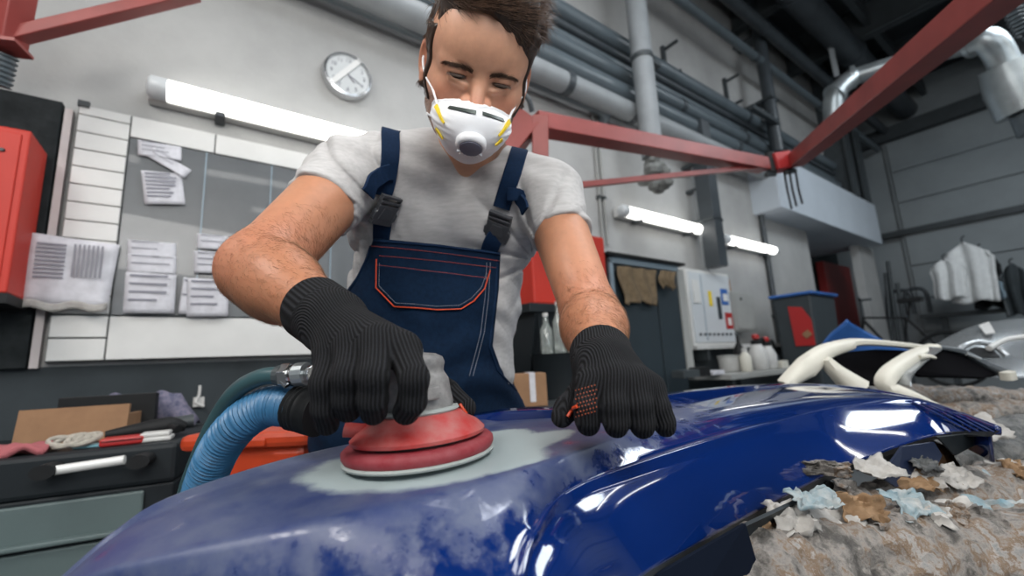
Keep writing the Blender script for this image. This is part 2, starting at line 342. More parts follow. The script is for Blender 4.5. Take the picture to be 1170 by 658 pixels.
# ceiling steelwork
for k, uu in enumerate((-1.5, .8, 3.2, 5.6, 7.3, 8.8)):
    b = struct('trim_%d' % (5 + k), MB().box((uu, -3, 5.35), (uu+.14, 2.38, 5.38)).box((uu, -3, 5.85), (uu+.14, 2.38, 5.9)).box((uu+.06, -3, 5.35), (uu+.08, 2.38, 5.9)), M['steel'])
for k, vv in enumerate((-2.6, -1.6, -.6, .4, 1.3, 2.1)):
    struct('trim_%d' % (11 + k), MB().box((-3, vv, 5.5), (10.4, vv+.07, 5.72)), M['steel'])
for k, uu in enumerate((8.35, 8.9)):
    struct('column_%d' % (1 + k), MB().box((uu, 2.1, 3.44), (uu + .12, 2.4, 5.9)).box((uu-.05, 2.06, 3.44), (uu + .17, 2.1, 5.9)), M['steel'])

# ------------------------------------------------------------ fluorescent wall lamps
def wall_lamp(u0, u1, z, D, label, r=.047, hook=True):
    L = u1 - u0; t = thing('fluorescent_wall_lamp', label, 'lamp', ((u0+u1)/2, D, z), 'fluorescent lamps on the light wall')
    MB().box((-L/2, .03, -.045), (L/2, .085, .045)).build('housing', M['white'], t, bev=.008)
    Mx = Matrix.Rotation(PI/2, 4, 'Y')
    MB().lathe([(r*.6, -L/2+.06), (r, -L/2+.07), (r, L/2-.07), (r*.6, L/2-.06)], M=Mx, n=16).build('diffuser', M['lamp'], t, smooth=True)
    for sg in (-1, 1):
        MB().lathe([(r*.8, sg*(L/2-.075)), (r*1.08, sg*(L/2-.07)), (r*1.08, sg*(L/2-.012)), (r*.8, sg*L/2)], M=Mx, n=16).build('end_cap', M['lampcap'], t, smooth=True)
        MB().box((sg*L*.3-.02, -.01, -r-.02), (sg*L*.3+.02, .085, -r+.005)).build('clip', M['pipedark'], t)
    return t
wall_lamp(-.28, 1.08, 2.355, 2.31, 'lit white fluorescent lamp at left above the white slatted board')
wall_lamp(2.84, 4.16, 2.31, 2.30, 'lit fluorescent lamp above the dark locker, right of the man')
wall_lamp(4.5, 5.72, 2.27, 2.30, 'lit fluorescent lamp farthest right, below the white overhang')
tp_ = thing('ceiling_tube_lamp', 'long fluorescent tube lamp hanging above the work area', 'lamp', (-1.5, -1.6, 3.6), 'tube lamps hanging over the shop floor')
MB().box((-.75, -.06, .03), (.75, .06, .09)).build('housing', M['white'], tp_); MB().tube([(-.73, 0, 0), (.73, 0, 0)], .035, 10).build('tube', M['lamp2'], tp_)
for s_ in (-.6, .6): MB().tube([(s_, 0, .09), (s_, 0, 1.7)], .006, 6).build('hanger', M['steel'], tp_)
for (a_, b_) in ((.6, -1.6), (2.7, -1.6), (4.8, -1.6), (1.2, -2.8), (3.3, -2.8), (5.4, -2.8)): q = copy_tree(tp_); place(q, (a_, b_, 3.6)); q['label'] = 'fluorescent tube lamp hanging %s, %s row from the windows' % ({.6: 'beside the first', 2.7: 'third along', 4.8: 'farthest right', 1.2: 'first', 3.3: 'in the middle', 5.4: 'last'}[a_], 'second' if b_ > -2 else 'first')
# ------------------------------------------------------------ wall clock
c0 = W(397, 87, 2.36)
ck = thing('wall_clock', 'round silver-rimmed wall clock high on the wall left of the man', 'clock', tuple(c0))
Mc = Matrix.Rotation(PI/2, 4, 'X'); CR = .135
MB().lathe([(.0, -.035), (CR, -.035), (CR*1.04, -.01), (CR*1.0, .02), (CR*.9, .025), (CR*.88, .012)], M=Mc, n=40).build('rim', mat('silver_rim', (.55, .56, .57), .25, .9), ck, smooth=True)
MB().lathe([(0, .0), (CR*.9, .0), (CR*.9, .014), (0, .0145)], M=Mc, n=40).build('dial', mat('pale_dial', (.5, .52, .52), .4), ck)
for h in range(1, 13):
    fc = bpy.data.curves.new('numeral', 'FONT'); fc.body = str(h); fc.size = .034; fc.align_x = 'CENTER'; fc.align_y = 'CENTER'; fc.extrude = .0006
    fo = bpy.data.objects.new('numeral', fc); me = bpy.data.meshes.new_from_object(fo); bpy.data.objects.remove(fo)
    me.materials.clear(); me.materials.append(M['ink']); a = h * PI / 6
    q = bpy.data.objects.new('numeral', me); COL.objects.link(q); q.parent = ck; q.rotation_euler = (PI/2, 0, 0); q.location = (math.sin(a)*CR*.68, -.0155, math.cos(a)*CR*.68)
for ang, ln, wd in ((140, .055, .006), (118, .08, .004)):
    a = math.radians(ang); MB().beam((-.01*math.sin(a), -.018, -.01*math.cos(a)), (ln*math.sin(a), -.018, ln*math.cos(a)), wd, .002, up=(0, 1, 0)).build('hand', M['ink'], ck)
a = math.radians(38); d = Vector((math.sin(a), 0, math.cos(a))); n_ = Vector((-d.z, 0, d.x)) * .02
MB().beam(d*-CR*.97+n_+Vector((0,-.022,0)), d*CR*.97+n_+Vector((0,-.022,0)), .03, .002, up=(0, 1, 0)).build('tape_strip', M['white'], ck)
# ------------------------------------------------------------ left wall: black board, red cabinet, slatted document board
t = thing('black_wall_board', 'black scuffed board on the wall at far left behind red cabinet', 'board', (-1.0, 2.36, 1.66))
MB().box((-.75, -.01, -.53), (.462, .03, .55)).build('panel', M['black'], t, bev=.004)
MB().box((.468, .0, -.53), (.492, .03, .53)).build('edge_strip', mat('pinkish_trim', (.5, .45, .44), .5), t)
p = W(20, 240, 2.24)
CH_ = W(38, 150, 2.14)[2] - W(15, 335, 2.14)[2]
t = thing('red_wall_cabinet', 'bright red metal cabinet on the black board at far left', 'cabinet', (W(36, 150, 2.14)[0] - .33, 2.34, W(15, 335, 2.14)[2]))
MB().box((-.5, -.2, 0), (.33, 0, CH_)).build('body', M['redcab'], t, bev=.006)
MB().box((-.5, -.21, -.035), (.335, .0, -.001)).build('base_rail', M['blackpl'], t)
MB().box((-.48, -.206, .02), (.31, -.2, CH_-.02)).build('door', M['redcab'], t, bev=.003)
for sz in (.12, .5): MB().lathe([(.008, 0), (.006, .006)], (.27, -.207, sz), M=Matrix.Rotation(PI/2, 4, 'X'), n=8).build('screw', M['steel'], t)

u0, u1, zb, zt = -.492, .98, 1.15, 2.215
t = thing('slatted_document_board', 'white slatted wall board with grey document area behind the man', 'board', (u0, 2.35, zb))
Wd = u1 - u0; Ht = zt - zb
MB().box((0, .01, 0), (Wd, .045, Ht)).build('backboard', M['steel'], t)
for k in range(2): MB().box((.004, -.008, .004 + k*.09), (.165, .012, .088 + k*.09)).build('slat', M['white'], t, bev=.003)
z = .186; k = 0
while z < Ht - .09:
    MB().box((.004, -.008, z), (.165, .012, z + .072)).build('slat', M['white'], t, bev=.003); z += .076
MB().box((.004, -.008, z), (.165, .012, Ht - .003)).build('slat', M['white'], t, bev=.003)
MB().box((.17, -.008, .004), (Wd - .004, .012, .178)).build('lower_panel', M['white'], t, bev=.003)
for a_, b_ in ((.17, .47), (.475, .88), (.885, Wd - .004)): MB().box((a_, -.008, Ht - .1), (b_, .012, Ht - .003)).build('upper_panel', M['white'], t, bev=.003)
MB().box((.172, -.004, .185), (Wd - .006, .01, Ht - .105)).build('document_panel', M['backing'], t)
for dx in (.44, .71, 1.0, 1.24): MB().box((dx, -.012, .185), (dx + .006, -.004, Ht - .105)).build('divider', M['lockedge'], t)
MB().box((.0, -.02, Ht-.012), (.035, .0, Ht+.012)).build('corner_hook', M['steel'], t)
# papers in the pockets
def sheet(px, py, w, h, rot, name, label, lines=6, mt='paper', D=2.335, grp='printed papers on the document board', curl=.006):
    c = W(px, py, D); t = thing(name, label, 'paper', tuple(c), grp)
    R_ = Matrix.Rotation(math.radians(rot), 3, 'Y')
    MB().grid(lambda a, b: R_ @ Vector(((a-.5)*w, -curl*math.sin(a*3+b*2), (b-.5)*h)), 8, 8).build('sheet', M[mt], t, solid=.0015, smooth=True)
    for k in range(lines):
        zz = h*(.40 - .8*k/max(lines,1)); ww = w*random.uniform(.5, .8)
        MB().add([R_ @ Vector(v) for v in ((-w*.42, -curl-.003, zz), (-w*.42+ww, -curl-.003, zz), (-w*.42+ww, -curl-.003, zz+h*.05), (-w*.42, -curl-.003, zz+h*.05))], [(0,1,2,3)]).build('print_line', M['ink'], t)
    return t
sheet(183, 172, .15, .07, -4, 'paper_sheet', 'crumpled printed paper at the top of the document board', 3)
sheet(193, 186, .16, .05, 28, 'paper_sheet', 'slanting printed strip just under the top crumpled paper', 2)
sheet(187, 215, .14, .15, -9, 'paper_sheet', 'tall white printed sheet in upper left pocket', 7)
sheet(174, 285, .16, .07, -2, 'paper_sheet', 'white sheet topmost of the three stacked in left column', 2)
sheet(174, 302, .16, .08, -2, 'paper_sheet', 'white sheet second of three stacked in left column', 2, D=2.328)
sheet(172, 335, .165, .17, -1, 'clear_folder', 'clear folder of papers lowest in left column', 4, D=2.32)
sheet(248, 277, .15, .07, -2, 'paper_sheet', 'white sheet topmost in the column beside his elbow', 2)
sheet(245, 300, .15, .10, -3, 'paper_sheet', 'white sheet half hidden by the elbow', 3, D=2.328)
sheet(215, 338, .05, .16, 3, 'clear_folder', 'narrow clear folder between the two columns of papers', 2, D=2.322)
sheet(238, 340, .15, .17, -2, 'clear_folder', 'clear folder of papers under the elbow', 4, D=2.318)
t = sheet(80, 311, .25, .27, 3, 'pinned_notice', 'curled paper notice hanging over the board left edge', 0, D=2.31, grp='pinned notice', curl=.012)
for i_, (x0, x1) in enumerate(((-.095, -.015), (.005, .10))):
    mt = M['pocket'] if i_ == 0 else M['ink']
    for k in range(7 if i_ else 9): MB().box((x0 + (k*.013 if i_ else 0), -.016, -.02 if i_ else -.03 + k*.016), (x0+.007 + k*.013 if i_ else x1, -.0145, .11 if i_ else -.022 + k*.016)).build('print_line', M['ink'] if not i_ else mat('stripe_ink', (.2, .2, .23), .7), t)
MB().grid(lambda a, b: Vector(((a-.5)*.24, -.02-.008*math.sin(a*9), -.135+(b-.5)*.03+.008*math.sin(a*13))), 14, 3).build('crumpled_edge', M['scrapw'], t, solid=.002, smooth=True)
t = thing('wall_socket_hook', 'small pale broken hook on the dark lower wall above the bin', 'hook', tuple(W(227, 459, 2.385)))
MB().tube([(0, 0, .07), (0, -.01, .03), (-.01, -.03, 0), (.02, -.03, -.02)], .006, 6, smooth=3).box((-.02, -.01, -.02), (.02, .01, .02)).build('hook', M['dirtywhite'], t)

# ------------------------------------------------------------ pipes along the wall
def pipe(u0, u1, z, D, r, mt, label, grp='pipes running along the upper wall', brk=(), name='wall_pipe', end=None):
    t = thing(name, label, 'pipe', (u0, D, z), grp)
    pts = [(0, 0, 0), (u1-u0, 0, 0)]
    if end: pts += [(u1-u0+.08, .0, -.03), (u1-u0+.12, .06, -.06), (u1-u0+.12, WD-D, -.07)]
    MB().tube(pts, r, 16).build('tube', M[mt], t, smooth=True)
    for b in brk:
        MB().tube([(b-u0-.03, 0, 0), (b-u0+.03, 0, 0)], r*1.12, 16).build('collar', M['pipedark'], t, smooth=True)
    return t
def zc(py, D=2.25, px=757): return W(px, py, D)[2]
pipe(-1, 8.2, zc(76), 2.28, .075, 'pipe', 'topmost grey pipe of the row on the upper wall', brk=(2, 5.4))
pipe(-1, 8.2, zc(88), 2.28, .035, 'pipedark', 'thin dark pipe second from the top of the wall row', brk=(5.3,))
pipe(-1, 8.2, zc(97), 2.30, .045, 'pipe', 'slim grey pipe third from the top of the wall row', brk=(5.2,))
pipe(-1, 8.2, zc(110), 2.26, .07, 'pipe', 'grey pipe in the middle of the wall row', brk=(3.9, 5.2))
pipe(-1, 8.2, zc(119), 2.33, .03, 'alu', 'thin bright pipe below the middle of the wall row', brk=(5.3,))
pipe(-1, 8.2, zc(130), 2.24, .085, 'pipe', 'thick grey pipe above the large duct', brk=(4.9,))
pipe(-1, 6.2, zc(150), 2.20, .085, 'ductp', 'largest round grey duct lowest of the long wall row', brk=(2.2, 3.0, 4.9))
pipe(-1, 2.65, 3.2, 2.28, .055, 'pipe', 'short grey pipe under the large duct ending in a bend', end=True)
for uu, za, zb_, lb_ in ((1.5, 3.1, 4.4, 'behind the man head'), (5.2, 3.5, 4.5, 'near the boom joint'), (3.9, 3.4, 4.4, 'just right of the vertical duct')):
    t = thing('pipe_bracket', 'dark steel bracket holding the wall pipes ' + lb_, 'bracket', (uu, 2.36, za), 'brackets holding the wall pipes')
    MB().box((-.02, 0, 0), (.02, .04, zb_-za)).build('rail', M['steel'], t)
    for q in (.2, .6, .95): MB().box((-.015, -.16, q*(zb_-za)-.012), (.015, 0, q*(zb_-za)+.012)).build('arm', M['steel'], t)
# vertical duct with torn end
D0 = 2.02; p = W(746, 180, D0); ptop = W(729, 0, D0); rr = .0265 * (F and 1) * 4.1
t = thing('vertical_duct', 'vertical pale grey round duct crossing the wall pipes', 'duct', (p[0], D0, p[2]))
MB().tube([(0, 0, 0), (0, 0, 5.85-p[2])], .09, 24).build('tube', M['ductp'], t, smooth=True)
for q in (.95, 1.65): MB().tube([(0, 0, q), (0, 0, q+.03)], .095, 24).build('joint', M['ductp'], t, smooth=True)
MB().tube([(0, 0, .9), (0, 0, .94)], .098, 24).box((.07, -.05, .9), (.2, .05, .95)).build('clamp', M['steel'], t)
cl = MB()
for k in range(26):
    a = random.random()*6.28; q = random.uniform(0, .12); cc = Vector((math.cos(a)*q+.03, math.sin(a)*q, -.03-random.random()*.24)); rr_ = random.uniform(.03, .07)
    cl.lathe([(0, -rr_*.8), (rr_*.8, -rr_*.5), (rr_, 0), (rr_*.7, rr_*.6), (0, rr_*.8)], cc, 7)
cl.build('torn_insulation', mat('foam', (.22, .23, .22), .95, var=.5, vs=20), t)
# vertical columns and conduits
def vpipe(px, py, D, ztop, zbot, r, mt, name, label, cat='pipe', sq=False):
    p = W(px, py, D); t = thing(name, label, cat, (p[0], D, zbot), 'vertical conduits on the wall')
    (MB().box((-r, -r, 0), (r, r, ztop-zbot)) if sq else MB().tube([(0,0,0),(0,0,ztop-zbot)], r, 12)).build('tube', M[mt], t, smooth=not sq)
    for q in (.3, .7): MB().box((-r*1.3, -r, (ztop-zbot)*q), (r*1.3, WD-D, (ztop-zbot)*q+.03)).build('clip', M['steel'], t)
    return t
vpipe(812, 250, 2.2, 3.45, 1.9, .075, 'pipedark', 'vertical_post', 'dark vertical post between the two right-hand lamps', 'post', True)
vpipe(800, 250, 2.3, 3.4, 1.15, .03, 'ductp', 'vertical_conduit', 'thin pale conduit just left of the dark vertical post')
vpipe(878, 300, 2.36, 2.74, 0.9, .03, 'pipedark', 'vertical_conduit', 'dark vertical pipe dropping below the white overhang')
vpipe(884, 330, 2.36, 2.74, 0.9, .018, 'greybox', 'vertical_conduit', 'slim grey conduit beside the dark pipe below overhang')
vpipe(874, 85, 2.1, 5.8, 3.5, .075, 'pipedark', 'vertical_pipe', 'black vertical pipe rising above the red boom joint')
vpipe(687, 190, 2.37, 3.35, 2.0, .012, 'greybox', 'wall_cable', 'thin vertical cable behind red boom near the shoulder', 'cable')
vpipe(682, 190, 2.37, 3.35, 2.0, .010, 'greybox', 'wall_cable', 'thinner vertical cable left of its twin near the shoulder', 'cable')
# overhead dark pipes near the ceiling along the wall
for k, (z, D, r, lb) in enumerate(((4.75, 2.1, .05, 'slim dark pipe high on the wall'), (5.05, 1.95, .07, 'middle dark pipe high on the wall'), (5.3, 1.6, .16, 'thick dark duct just under the ceiling'), (5.55, 2.15, .1, 'dark pipe in the corner of wall and ceiling'))):
    pipe(3, 10.3, z, D, r, 'pipedark' if k else 'pipe', lb, 'dark pipes under the ceiling', brk=(5.5, 7.5))
t = thing('ceiling_bar', 'dark steel cross bar on the black vertical pipe', 'bracket', tuple(W(872, 131, 2.05)))
MB().box((-.3, -.03, -.03), (.35, .03, .03)).build('bar', M['steel'], t)
t = thing('ceiling_strut', 'pale thin strut hanging in the dark ceiling corner', 'strut', tuple(at(955, 80, 6.0)), room=False)
MB().beam((0, 0, -.1), tuple(at(925, -60, 6.0) - at(955, 80, 6.0)), .06, .06).build('bar', M['ductp'], t)
# ------------------------------------------------------------ galvanised ventilation duct, upper right
def pth(L, d0): o0 = at(*L[0]); return o0, [at(*q) - o0 for q in L]
o0, P = pth([(953, 138, 4.6), (954, 108, 4.6), (975, 88, 4.6), (1040, 68, 4.3), (1112, 50, 4.0), (1128, 46, 3.9), (1142, 62, 3.9), (1158, 98, 3.9)], 0)
t = thing('ventilation_duct', 'shiny galvanised ventilation duct with two elbows near the ceiling', 'duct', tuple(o0), room=False)
MB().tube(P[:3], .095, 20, smooth=4).build('elbow', M['galv'], t, smooth=True)
MB().tube(P[2:5], .085, 20).build('tube', M['galv'], t, smooth=True)
MB().tube(P[4:8], .11, 20, smooth=4).build('elbow', M['galv'], t, smooth=True)
for i in (0, 1, 2, 4): a = Vector(P[i]); b = Vector(P[i+1]); d = (b-a).normalized(); MB().tube([a-d*.02, a+d*.02], .118 if i else .102, 20).build('joint_ring', M['galv'], t, smooth=True)
a = Vector(P[6]).lerp(Vector(P[7]), .3); b = Vector(P[7]) + Vector((.06, 0, -.25))
MB().tube([a, Vector(P[7]), b], [.17, .2, .2], 24).build('damper_body', M['galv'], t, smooth=True)
MB().tube([b, b + Vector((.03, 0, -.07)), b + Vector((.05, 0, -.2))], [.12, .13, .13], 20).build('outlet', M['pipe'], t, smooth=True)
o0, P = pth([(1140, -30, 2.6), (1160, 10, 2.6), (1175, 40, 2.6)], 0)
t = thing('spiral_cable', 'coiled grey cable hanging in the top right corner', 'cable', tuple(o0), room=False)
MB().tube([Vector(P[0]).lerp(Vector(P[2]), k/120) + Vector((math.cos(k*.9), math.sin(k*.9), 0))*.05 for k in range(121)], .008, 6).build('coil', M['pipe'], t, smooth=True)
# ------------------------------------------------------------ red boom
o0 = at(890, 187, 3.3); r_ = lambda px, py, d: at(px, py, d) - o0
t = thing('red_boom', 'red steel swing boom of two beams joined right of the man', 'boom', tuple(o0), room=False)
MB().beam(r_(610, 141, 2.05), r_(872, 189, 3.25), .10, .085, h2=.095).build('beam', M['redsteel'], t, bev=.004)
MB().beam(r_(908, 184, 3.3), r_(1175, -38, 1.18), .11, .10).build('beam', M['redsteel'], t, bev=.004)
MB().beam(r_(560, 222, 2.0), r_(872, 190, 3.2), .03, .03).build('tie_rod', M['redsteel'], t)
c = Vector(r_(890, 186, 3.3)); d = (Vector(r_(908, 184, 3.3)) - Vector(r_(872, 189, 3.25))).normalized()
MB().beam(c - d*.07, c + d*.07, .12, .13).build('joint_plate', mat('bright_red_joint', (.38, .03, .03), .4), t, bev=.006)
for sg in (-1, 1):
    MB().tube([c + d*sg*.075 + Vector((0, 0, -.075)), c + d*sg*.075 + Vector((0, 0, .085))], .035, 12).build('hinge_pin', M['blackpl'], t, smooth=True)
    MB().tube([c + d*sg*.13 + Vector((0, 0, -.08)), c + d*sg*.05 + Vector((0, 0, -.085))], .02, 8).build('bolt', M['steel'], t)
o1 = at(603, 150, 2.0); t2 = thing('boom_bracket', 'dusky red steel bracket post behind the man, holding the boom', 'bracket', tuple(o1), room=False)
q = lambda px, py, d: at(px, py, d) - o1
MB().beam(q(617, 200, 2.0), q(617, 134, 2.0), .075, .07, up=(0, 1, 0)).build('post', M['redsteel'], t2, bev=.004)
MB().beam(q(572, 178, 2.02), q(606, 136, 2.02), .12, .1, up=(0, 1, 0)).build('plate', M['redsteel'], t2, bev=.004)
MB().tube([q(575, 120, 2), q(590, 108, 1.98), q(603, 112, 1.96), q(608, 128, 1.98)], .012, 8, smooth=4).build('air_line', M['pipedark'], t2, smooth=True)
for k, px in enumerate((896, 902, 909)):
    pp = at(px, 196, 3.28); t = thing('hanging_cable', ('leftmost', 'middle', 'rightmost')[k] + ' of three dark cables hanging from the red boom joint', 'cable', tuple(pp), 'three cables hanging from the boom joint', room=False)
    MB().tube([(0, 0, 0), (0, 0, -.15), (.01, 0, -.3 + .02*k)], .008, 6).build('wire', M['blackpl'], t)
o0 = at(10, 30, 1.5); q = lambda px, py, d: at(px, py, d) - o0
t = thing('red_support_arm', 'red steel post and slanting arm in the top left corner', 'arm', tuple(o0), room=False)
MB().beam(q(4, 56, 1.5), q(22, -40, 1.5), .085, .08, up=(0, 1, 0)).build('post', M['redsteel'], t, bev=.004)
MB().beam(q(8, 44, 1.5), q(225, -8, 1.72), .05, .045).build('beam', M['redsteel'], t, bev=.004)
MB().beam(q(-8, 52, 1.47), q(28, 56, 1.5), .1, .012).build('plate', M['redsteel'], t)
t = thing('spring_hose', 'ribbed grey hose end under the red post at top left', 'hose', tuple(at(2, 62, 1.5)), room=False)
g = MB(); e = Vector(at(-6, 96, 1.5) - at(2, 62, 1.5))
g.tube([e*(k/24.) for k in range(25)], [.042 if k % 4 < 2 else .035 for k in range(25)], 16)
g.build('bellows', M['pipe'], t, smooth=True)

# ------------------------------------------------------------ tool cabinet at left with clutter
a = atz(203, 505, .9); b = atz(0, 525, .9); ux = (a - b) / np.linalg.norm(a - b); cang = math.atan2(ux[1], ux[0])
t = thing('tool_cabinet', 'grey-green tool cabinet with dark frame and white handle bar', 'cabinet', (a[0], a[1], 0), room=False); t.rotation_euler = (0, 0, cang); CAB = t
MB().box((-1.1, 0, .0), (0, .5, .80)).build('body', M['cabdark'], t, bev=.006)
MB().box((-1.1, -.004, .80), (0.002, .5, .90)).build('top_tray', M['cabdark'], t, bev=.012)
MB().box((-1.08, -.012, .70), (-.06, -.002, .79)).build('drawer', M['cabgreen'], t, bev=.006)
MB().box((-1.08, -.03, .695), (-.06, -.006, .707)).build('drawer_lip', M['cabgreen'], t, bev=.004)
MB().box((-1.08, -.012, .12), (-.06, -.002, .685)).build('drawer', M['cabgreen'], t, bev=.006)
MB().tube([(-.225, -.045, .868), (-.095, -.045, .875)], .011, 12).build('handle_bar', M['alu'], t, smooth=True)
for x in (-.255, -.08): MB().lathe([(.0, -.030), (.012, -.027), (.017, -.01), (.017, .04), (0, .04)], (x+.015, -.02, .868), 14, M=Matrix.Rotation(PI/2, 4, 'X')@Matrix.Scale(1.4, 4, (1,0,0))).build('handle_mount', M['blackpl'], t, smooth=True)
cu = Vector((ux[0], ux[1], 0)); cv = Vector((-ux[1], ux[0], 0)); cb = Vector((a[0], a[1], 0))
def onc(x, y, z=.901): return cb + cu*x + cv*y + Vector((0, 0, z))
def cthing(name, label, cat, x, y, rz=0, z=.901): o = thing(name, label, cat, tuple(onc(x, y, z)), 'clutter on the tool cabinet', room=False); o.rotation_euler = (0, 0, cang + rz); return o
t = cthing('cardboard_box', 'open brown cardboard box with upright flap on the tool cabinet', 'box', -.285, .2)
MB().box((-.125, .0, 0), (.115, .012, .10), Matrix.Rotation(-.15, 3, 'X')).build('front_panel', M['card'], t)
MB().box((-.12, .012, 0), (-.11, .15, .07)).box((.1, .012, 0), (.11, .15, .07)).box((-.12, .14, 0), (.11, .15, .07)).box((-.12, .012, 0), (.11, .15, .004)).build('carton', M['card'], t)
t = cthing('patterned_cloth', 'crumpled blue patterned cloth piled behind the cardboard box', 'cloth', -.24, .42)
MB().grid(lambda a, b: Vector(((a-.5)*.40, (b-.5)*.09, (.115+.008*math.sin(a*19)+.005*math.sin(a*41+b*7))*math.sin(PI*min(max(b,.02),.98))**.5*min(1, 7*(1-a)*a+.15))), 36, 8).build('fabric', M['clothp'], t, smooth=True, solid=.006)
t = cthing('black_case', 'small black case leaning behind the cardboard box', 'case', -.24, .33)
MB().box((-.14, 0, 0), (.1, .03, .125)).box((-.05, -.004, .05), (.0, 0, .07)).build('case', M['blackpl'], t, bev=.004)
t = cthing('rope_bundle', 'coiled pale rope bundle on the tool cabinet front edge', 'rope', -.235, .06)
g = MB()
for k in range(7):
    r_, cx_, tl = random.uniform(.012, .022), random.uniform(-.028, .028), random.uniform(-.7, .7)
    g.tube([Vector((cx_ + r_*1.5*math.cos(w), r_*math.sin(w)*.7, .022 + r_*.55*math.sin(w+tl))) for w in np.linspace(0, 6.6, 18)], .006, 7)
g.build('cord', M['rope'], t, smooth=True)
t = cthing('pink_cloth', 'folded pink cloth at the left end of the cabinet top', 'cloth', -.34, .06)
MB().grid(lambda a, b: Vector(((a-.5)*.13, (b-.5)*.08, .012+.01*math.sin(a*11)*math.sin(b*6+1))), 14, 8).build('fabric', M['pink'], t, solid=.014, smooth=True)
t = cthing('red_case', 'small red plastic case lying on the tool cabinet', 'case', -.135, .07, .15)
MB().box((-.045, -.03, 0), (.045, .03, .02)).build('body', M['redplastic'], t, bev=.005); MB().box((-.04, -.032, .012), (.04, -.03, .014)).build('seam', M['blackpl'], t)
t = cthing('pale_blue_tool', 'pale blue flat tool beside the rope bundle', 'tool', -.185, .07, -.1)
MB().box((-.05, -.015, 0), (.05, .015, .008)).prism([(.05, -.01, 0), (.08, 0, 0), (.05, .01, 0)], (0, 0, .006)).build('blade', M['cyan'], t, bev=.002)
t = cthing('black_air_tool', 'black handheld air tool lying behind the red case', 'tool', -.11, .16, .25)
MB().tube([(-.09, 0, .02), (-.02, 0, .026), (.05, 0, .03), (.09, 0, .02)], [.012, .02, .026, .012], 12, smooth=4).tube([(.04, 0, .03), (.07, -.05, .02)], .012, 8).build('body', M['blackpl'], t, smooth=True)
MB().tube([(.05, .03, .03), (.11, .03, .035)], .02, 10).build('motor', M['steel'], t, smooth=True)
t = cthing('white_sandpaper_pack', 'white folded pack at the right corner of the cabinet top', 'pack', -.07, .08, .1)
MB().box((-.035, -.03, 0), (.04, .03, .012)).box((-.03, -.028, .012), (.035, .028, .024)).build('stack', M['dirtywhite'], t, bev=.004)

# ------------------------------------------------------------ orange bin behind the hose
p = at(312, 545, 1.05); t = thing('orange_bin', 'orange plastic bin behind the blue hose', 'bin', (p[0], p[1], 0), room=False); zt_ = at(310, 487, 1.05)[2]
MB().box((-.13, -.11, .35), (.13, .11, zt_-.03)).build('body', M['orange'], t, bev=.02)
MB().box((-.145, -.125, zt_-.035), (.145, .125, zt_)).build('lid', M['orange'], t, bev=.012)
MB().box((-.05, -.132, zt_-.03), (.05, -.118, zt_-.012)).build('latch', M['orange'], t, bev=.004)
MB().box((-.12, -.1, 0), (.12, .1, .35)).build('stand', M['steel'], t)

# ------------------------------------------------------------ right half of the back wall
def wbox(px0, py0, px1, py1, D, dep):     # world box whose front face spans two image corners on the plane v = D
    a = W(px0, py0, D); b = W(px1, py1, D); return a[0], b[0], min(a[2], b[2]), max(a[2], b[2])
# red machine with dark hopper between torso and arm
u0, u1, z0, z1 = wbox(600, 268, 690, 352, 1.9, 0)
t = thing('red_dust_extractor', 'red machine housing seen between his torso and left arm', 'machine', (u0, 1.85, 0))
MB().box((0, 0, z0), (u1-u0, .3, z1+.05)).build('housing', M['redcab'], t, bev=.01)
MB().box((.18, -.01, z0+.25), (.22, 0, z0+.45)).build('decal', M['white'], t)
MB().box((-.05, -.02, z0-.05), (u1-u0, .32, z0)).build('base_frame', M['cabdark'], t, bev=.004)
MB().add([(0,0,z0-.05),(.75,0,z0-.05),(.75,.3,z0-.05),(0,.3,z0-.05),(0,.08,z0-.42),(.2,.08,z0-.42),(.2,.22,z0-.42),(0,.22,z0-.42)], [(0,1,5,4),(1,2,6,5),(2,3,7,6),(3,0,4,7),(0,3,2,1),(4,5,6,7)]).build('hopper', M['cabdark'], t)
for x in (.02, u1-u0-.06): MB().box((x, .0, 0), (x+.05, .05, z0-.05)).build('leg', M['cabdark'], t)
p = at(641, 418, 2.3)
t = thing('dark_drum', 'dark round drum between torso and arm', 'drum', (p[0], p[1], .55), room=False); zt_ = at(641, 404, 2.3)[2]
MB().lathe([(.14, 0), (.15, .02), (.15, .2), (.156, .22), (.15, .24), (.15, zt_-.56), (.16, zt_-.55), (.14, zt_-.55)], n=24).build('shell', M['cabdark'], t, smooth=True)
for k, (dx, hh, lb) in enumerate(((-.07, .2, 'clear bottle left one on the dark drum'), (.0, .26, 'tall clear bottle in the middle on the dark drum'), (.07, .19, 'clear bottle right one on the dark drum'))):
    b = thing('clear_bottle', lb, 'bottle', (p[0]+dx, p[1]-.02, zt_+.002), 'clear bottles on the dark drum', room=False)
    MB().lathe([(.03, 0), (.033, .01), (.033, hh*.65), (.014, hh*.82), (.013, hh)], n=14).build('body', M['glass'], b, smooth=True); MB().lathe([(.015, hh), (.015, hh+.02)], n=10).build('cap', M['dirtywhite'], b)
p = at(604, 446, 1.9)
t = thing('taped_carton', 'small taped cardboard box right of his waist', 'box', (p[0], p[1], at(604, 463, 1.9)[2]), room=False); t.rotation_euler = (0, 0, .15); BXZ = t.location.z
MB().box((-.075, -.06, 0), (.07, .06, .14)).build('carton', M['card'], t, bev=.003); MB().box((-.005, -.062, .02), (.02, .062, .143)).build('tape', M['paper'], t)
t = thing('work_bench', 'dark low bench behind the bumper, bottles and box on it', 'bench', tuple(toroom(np.array([p[0], p[1], 0]))))
MB().box((-.25, -.2, BXZ-.03), (.3, .12, BXZ-.002)).build('top', M['steel'], t, bev=.003)
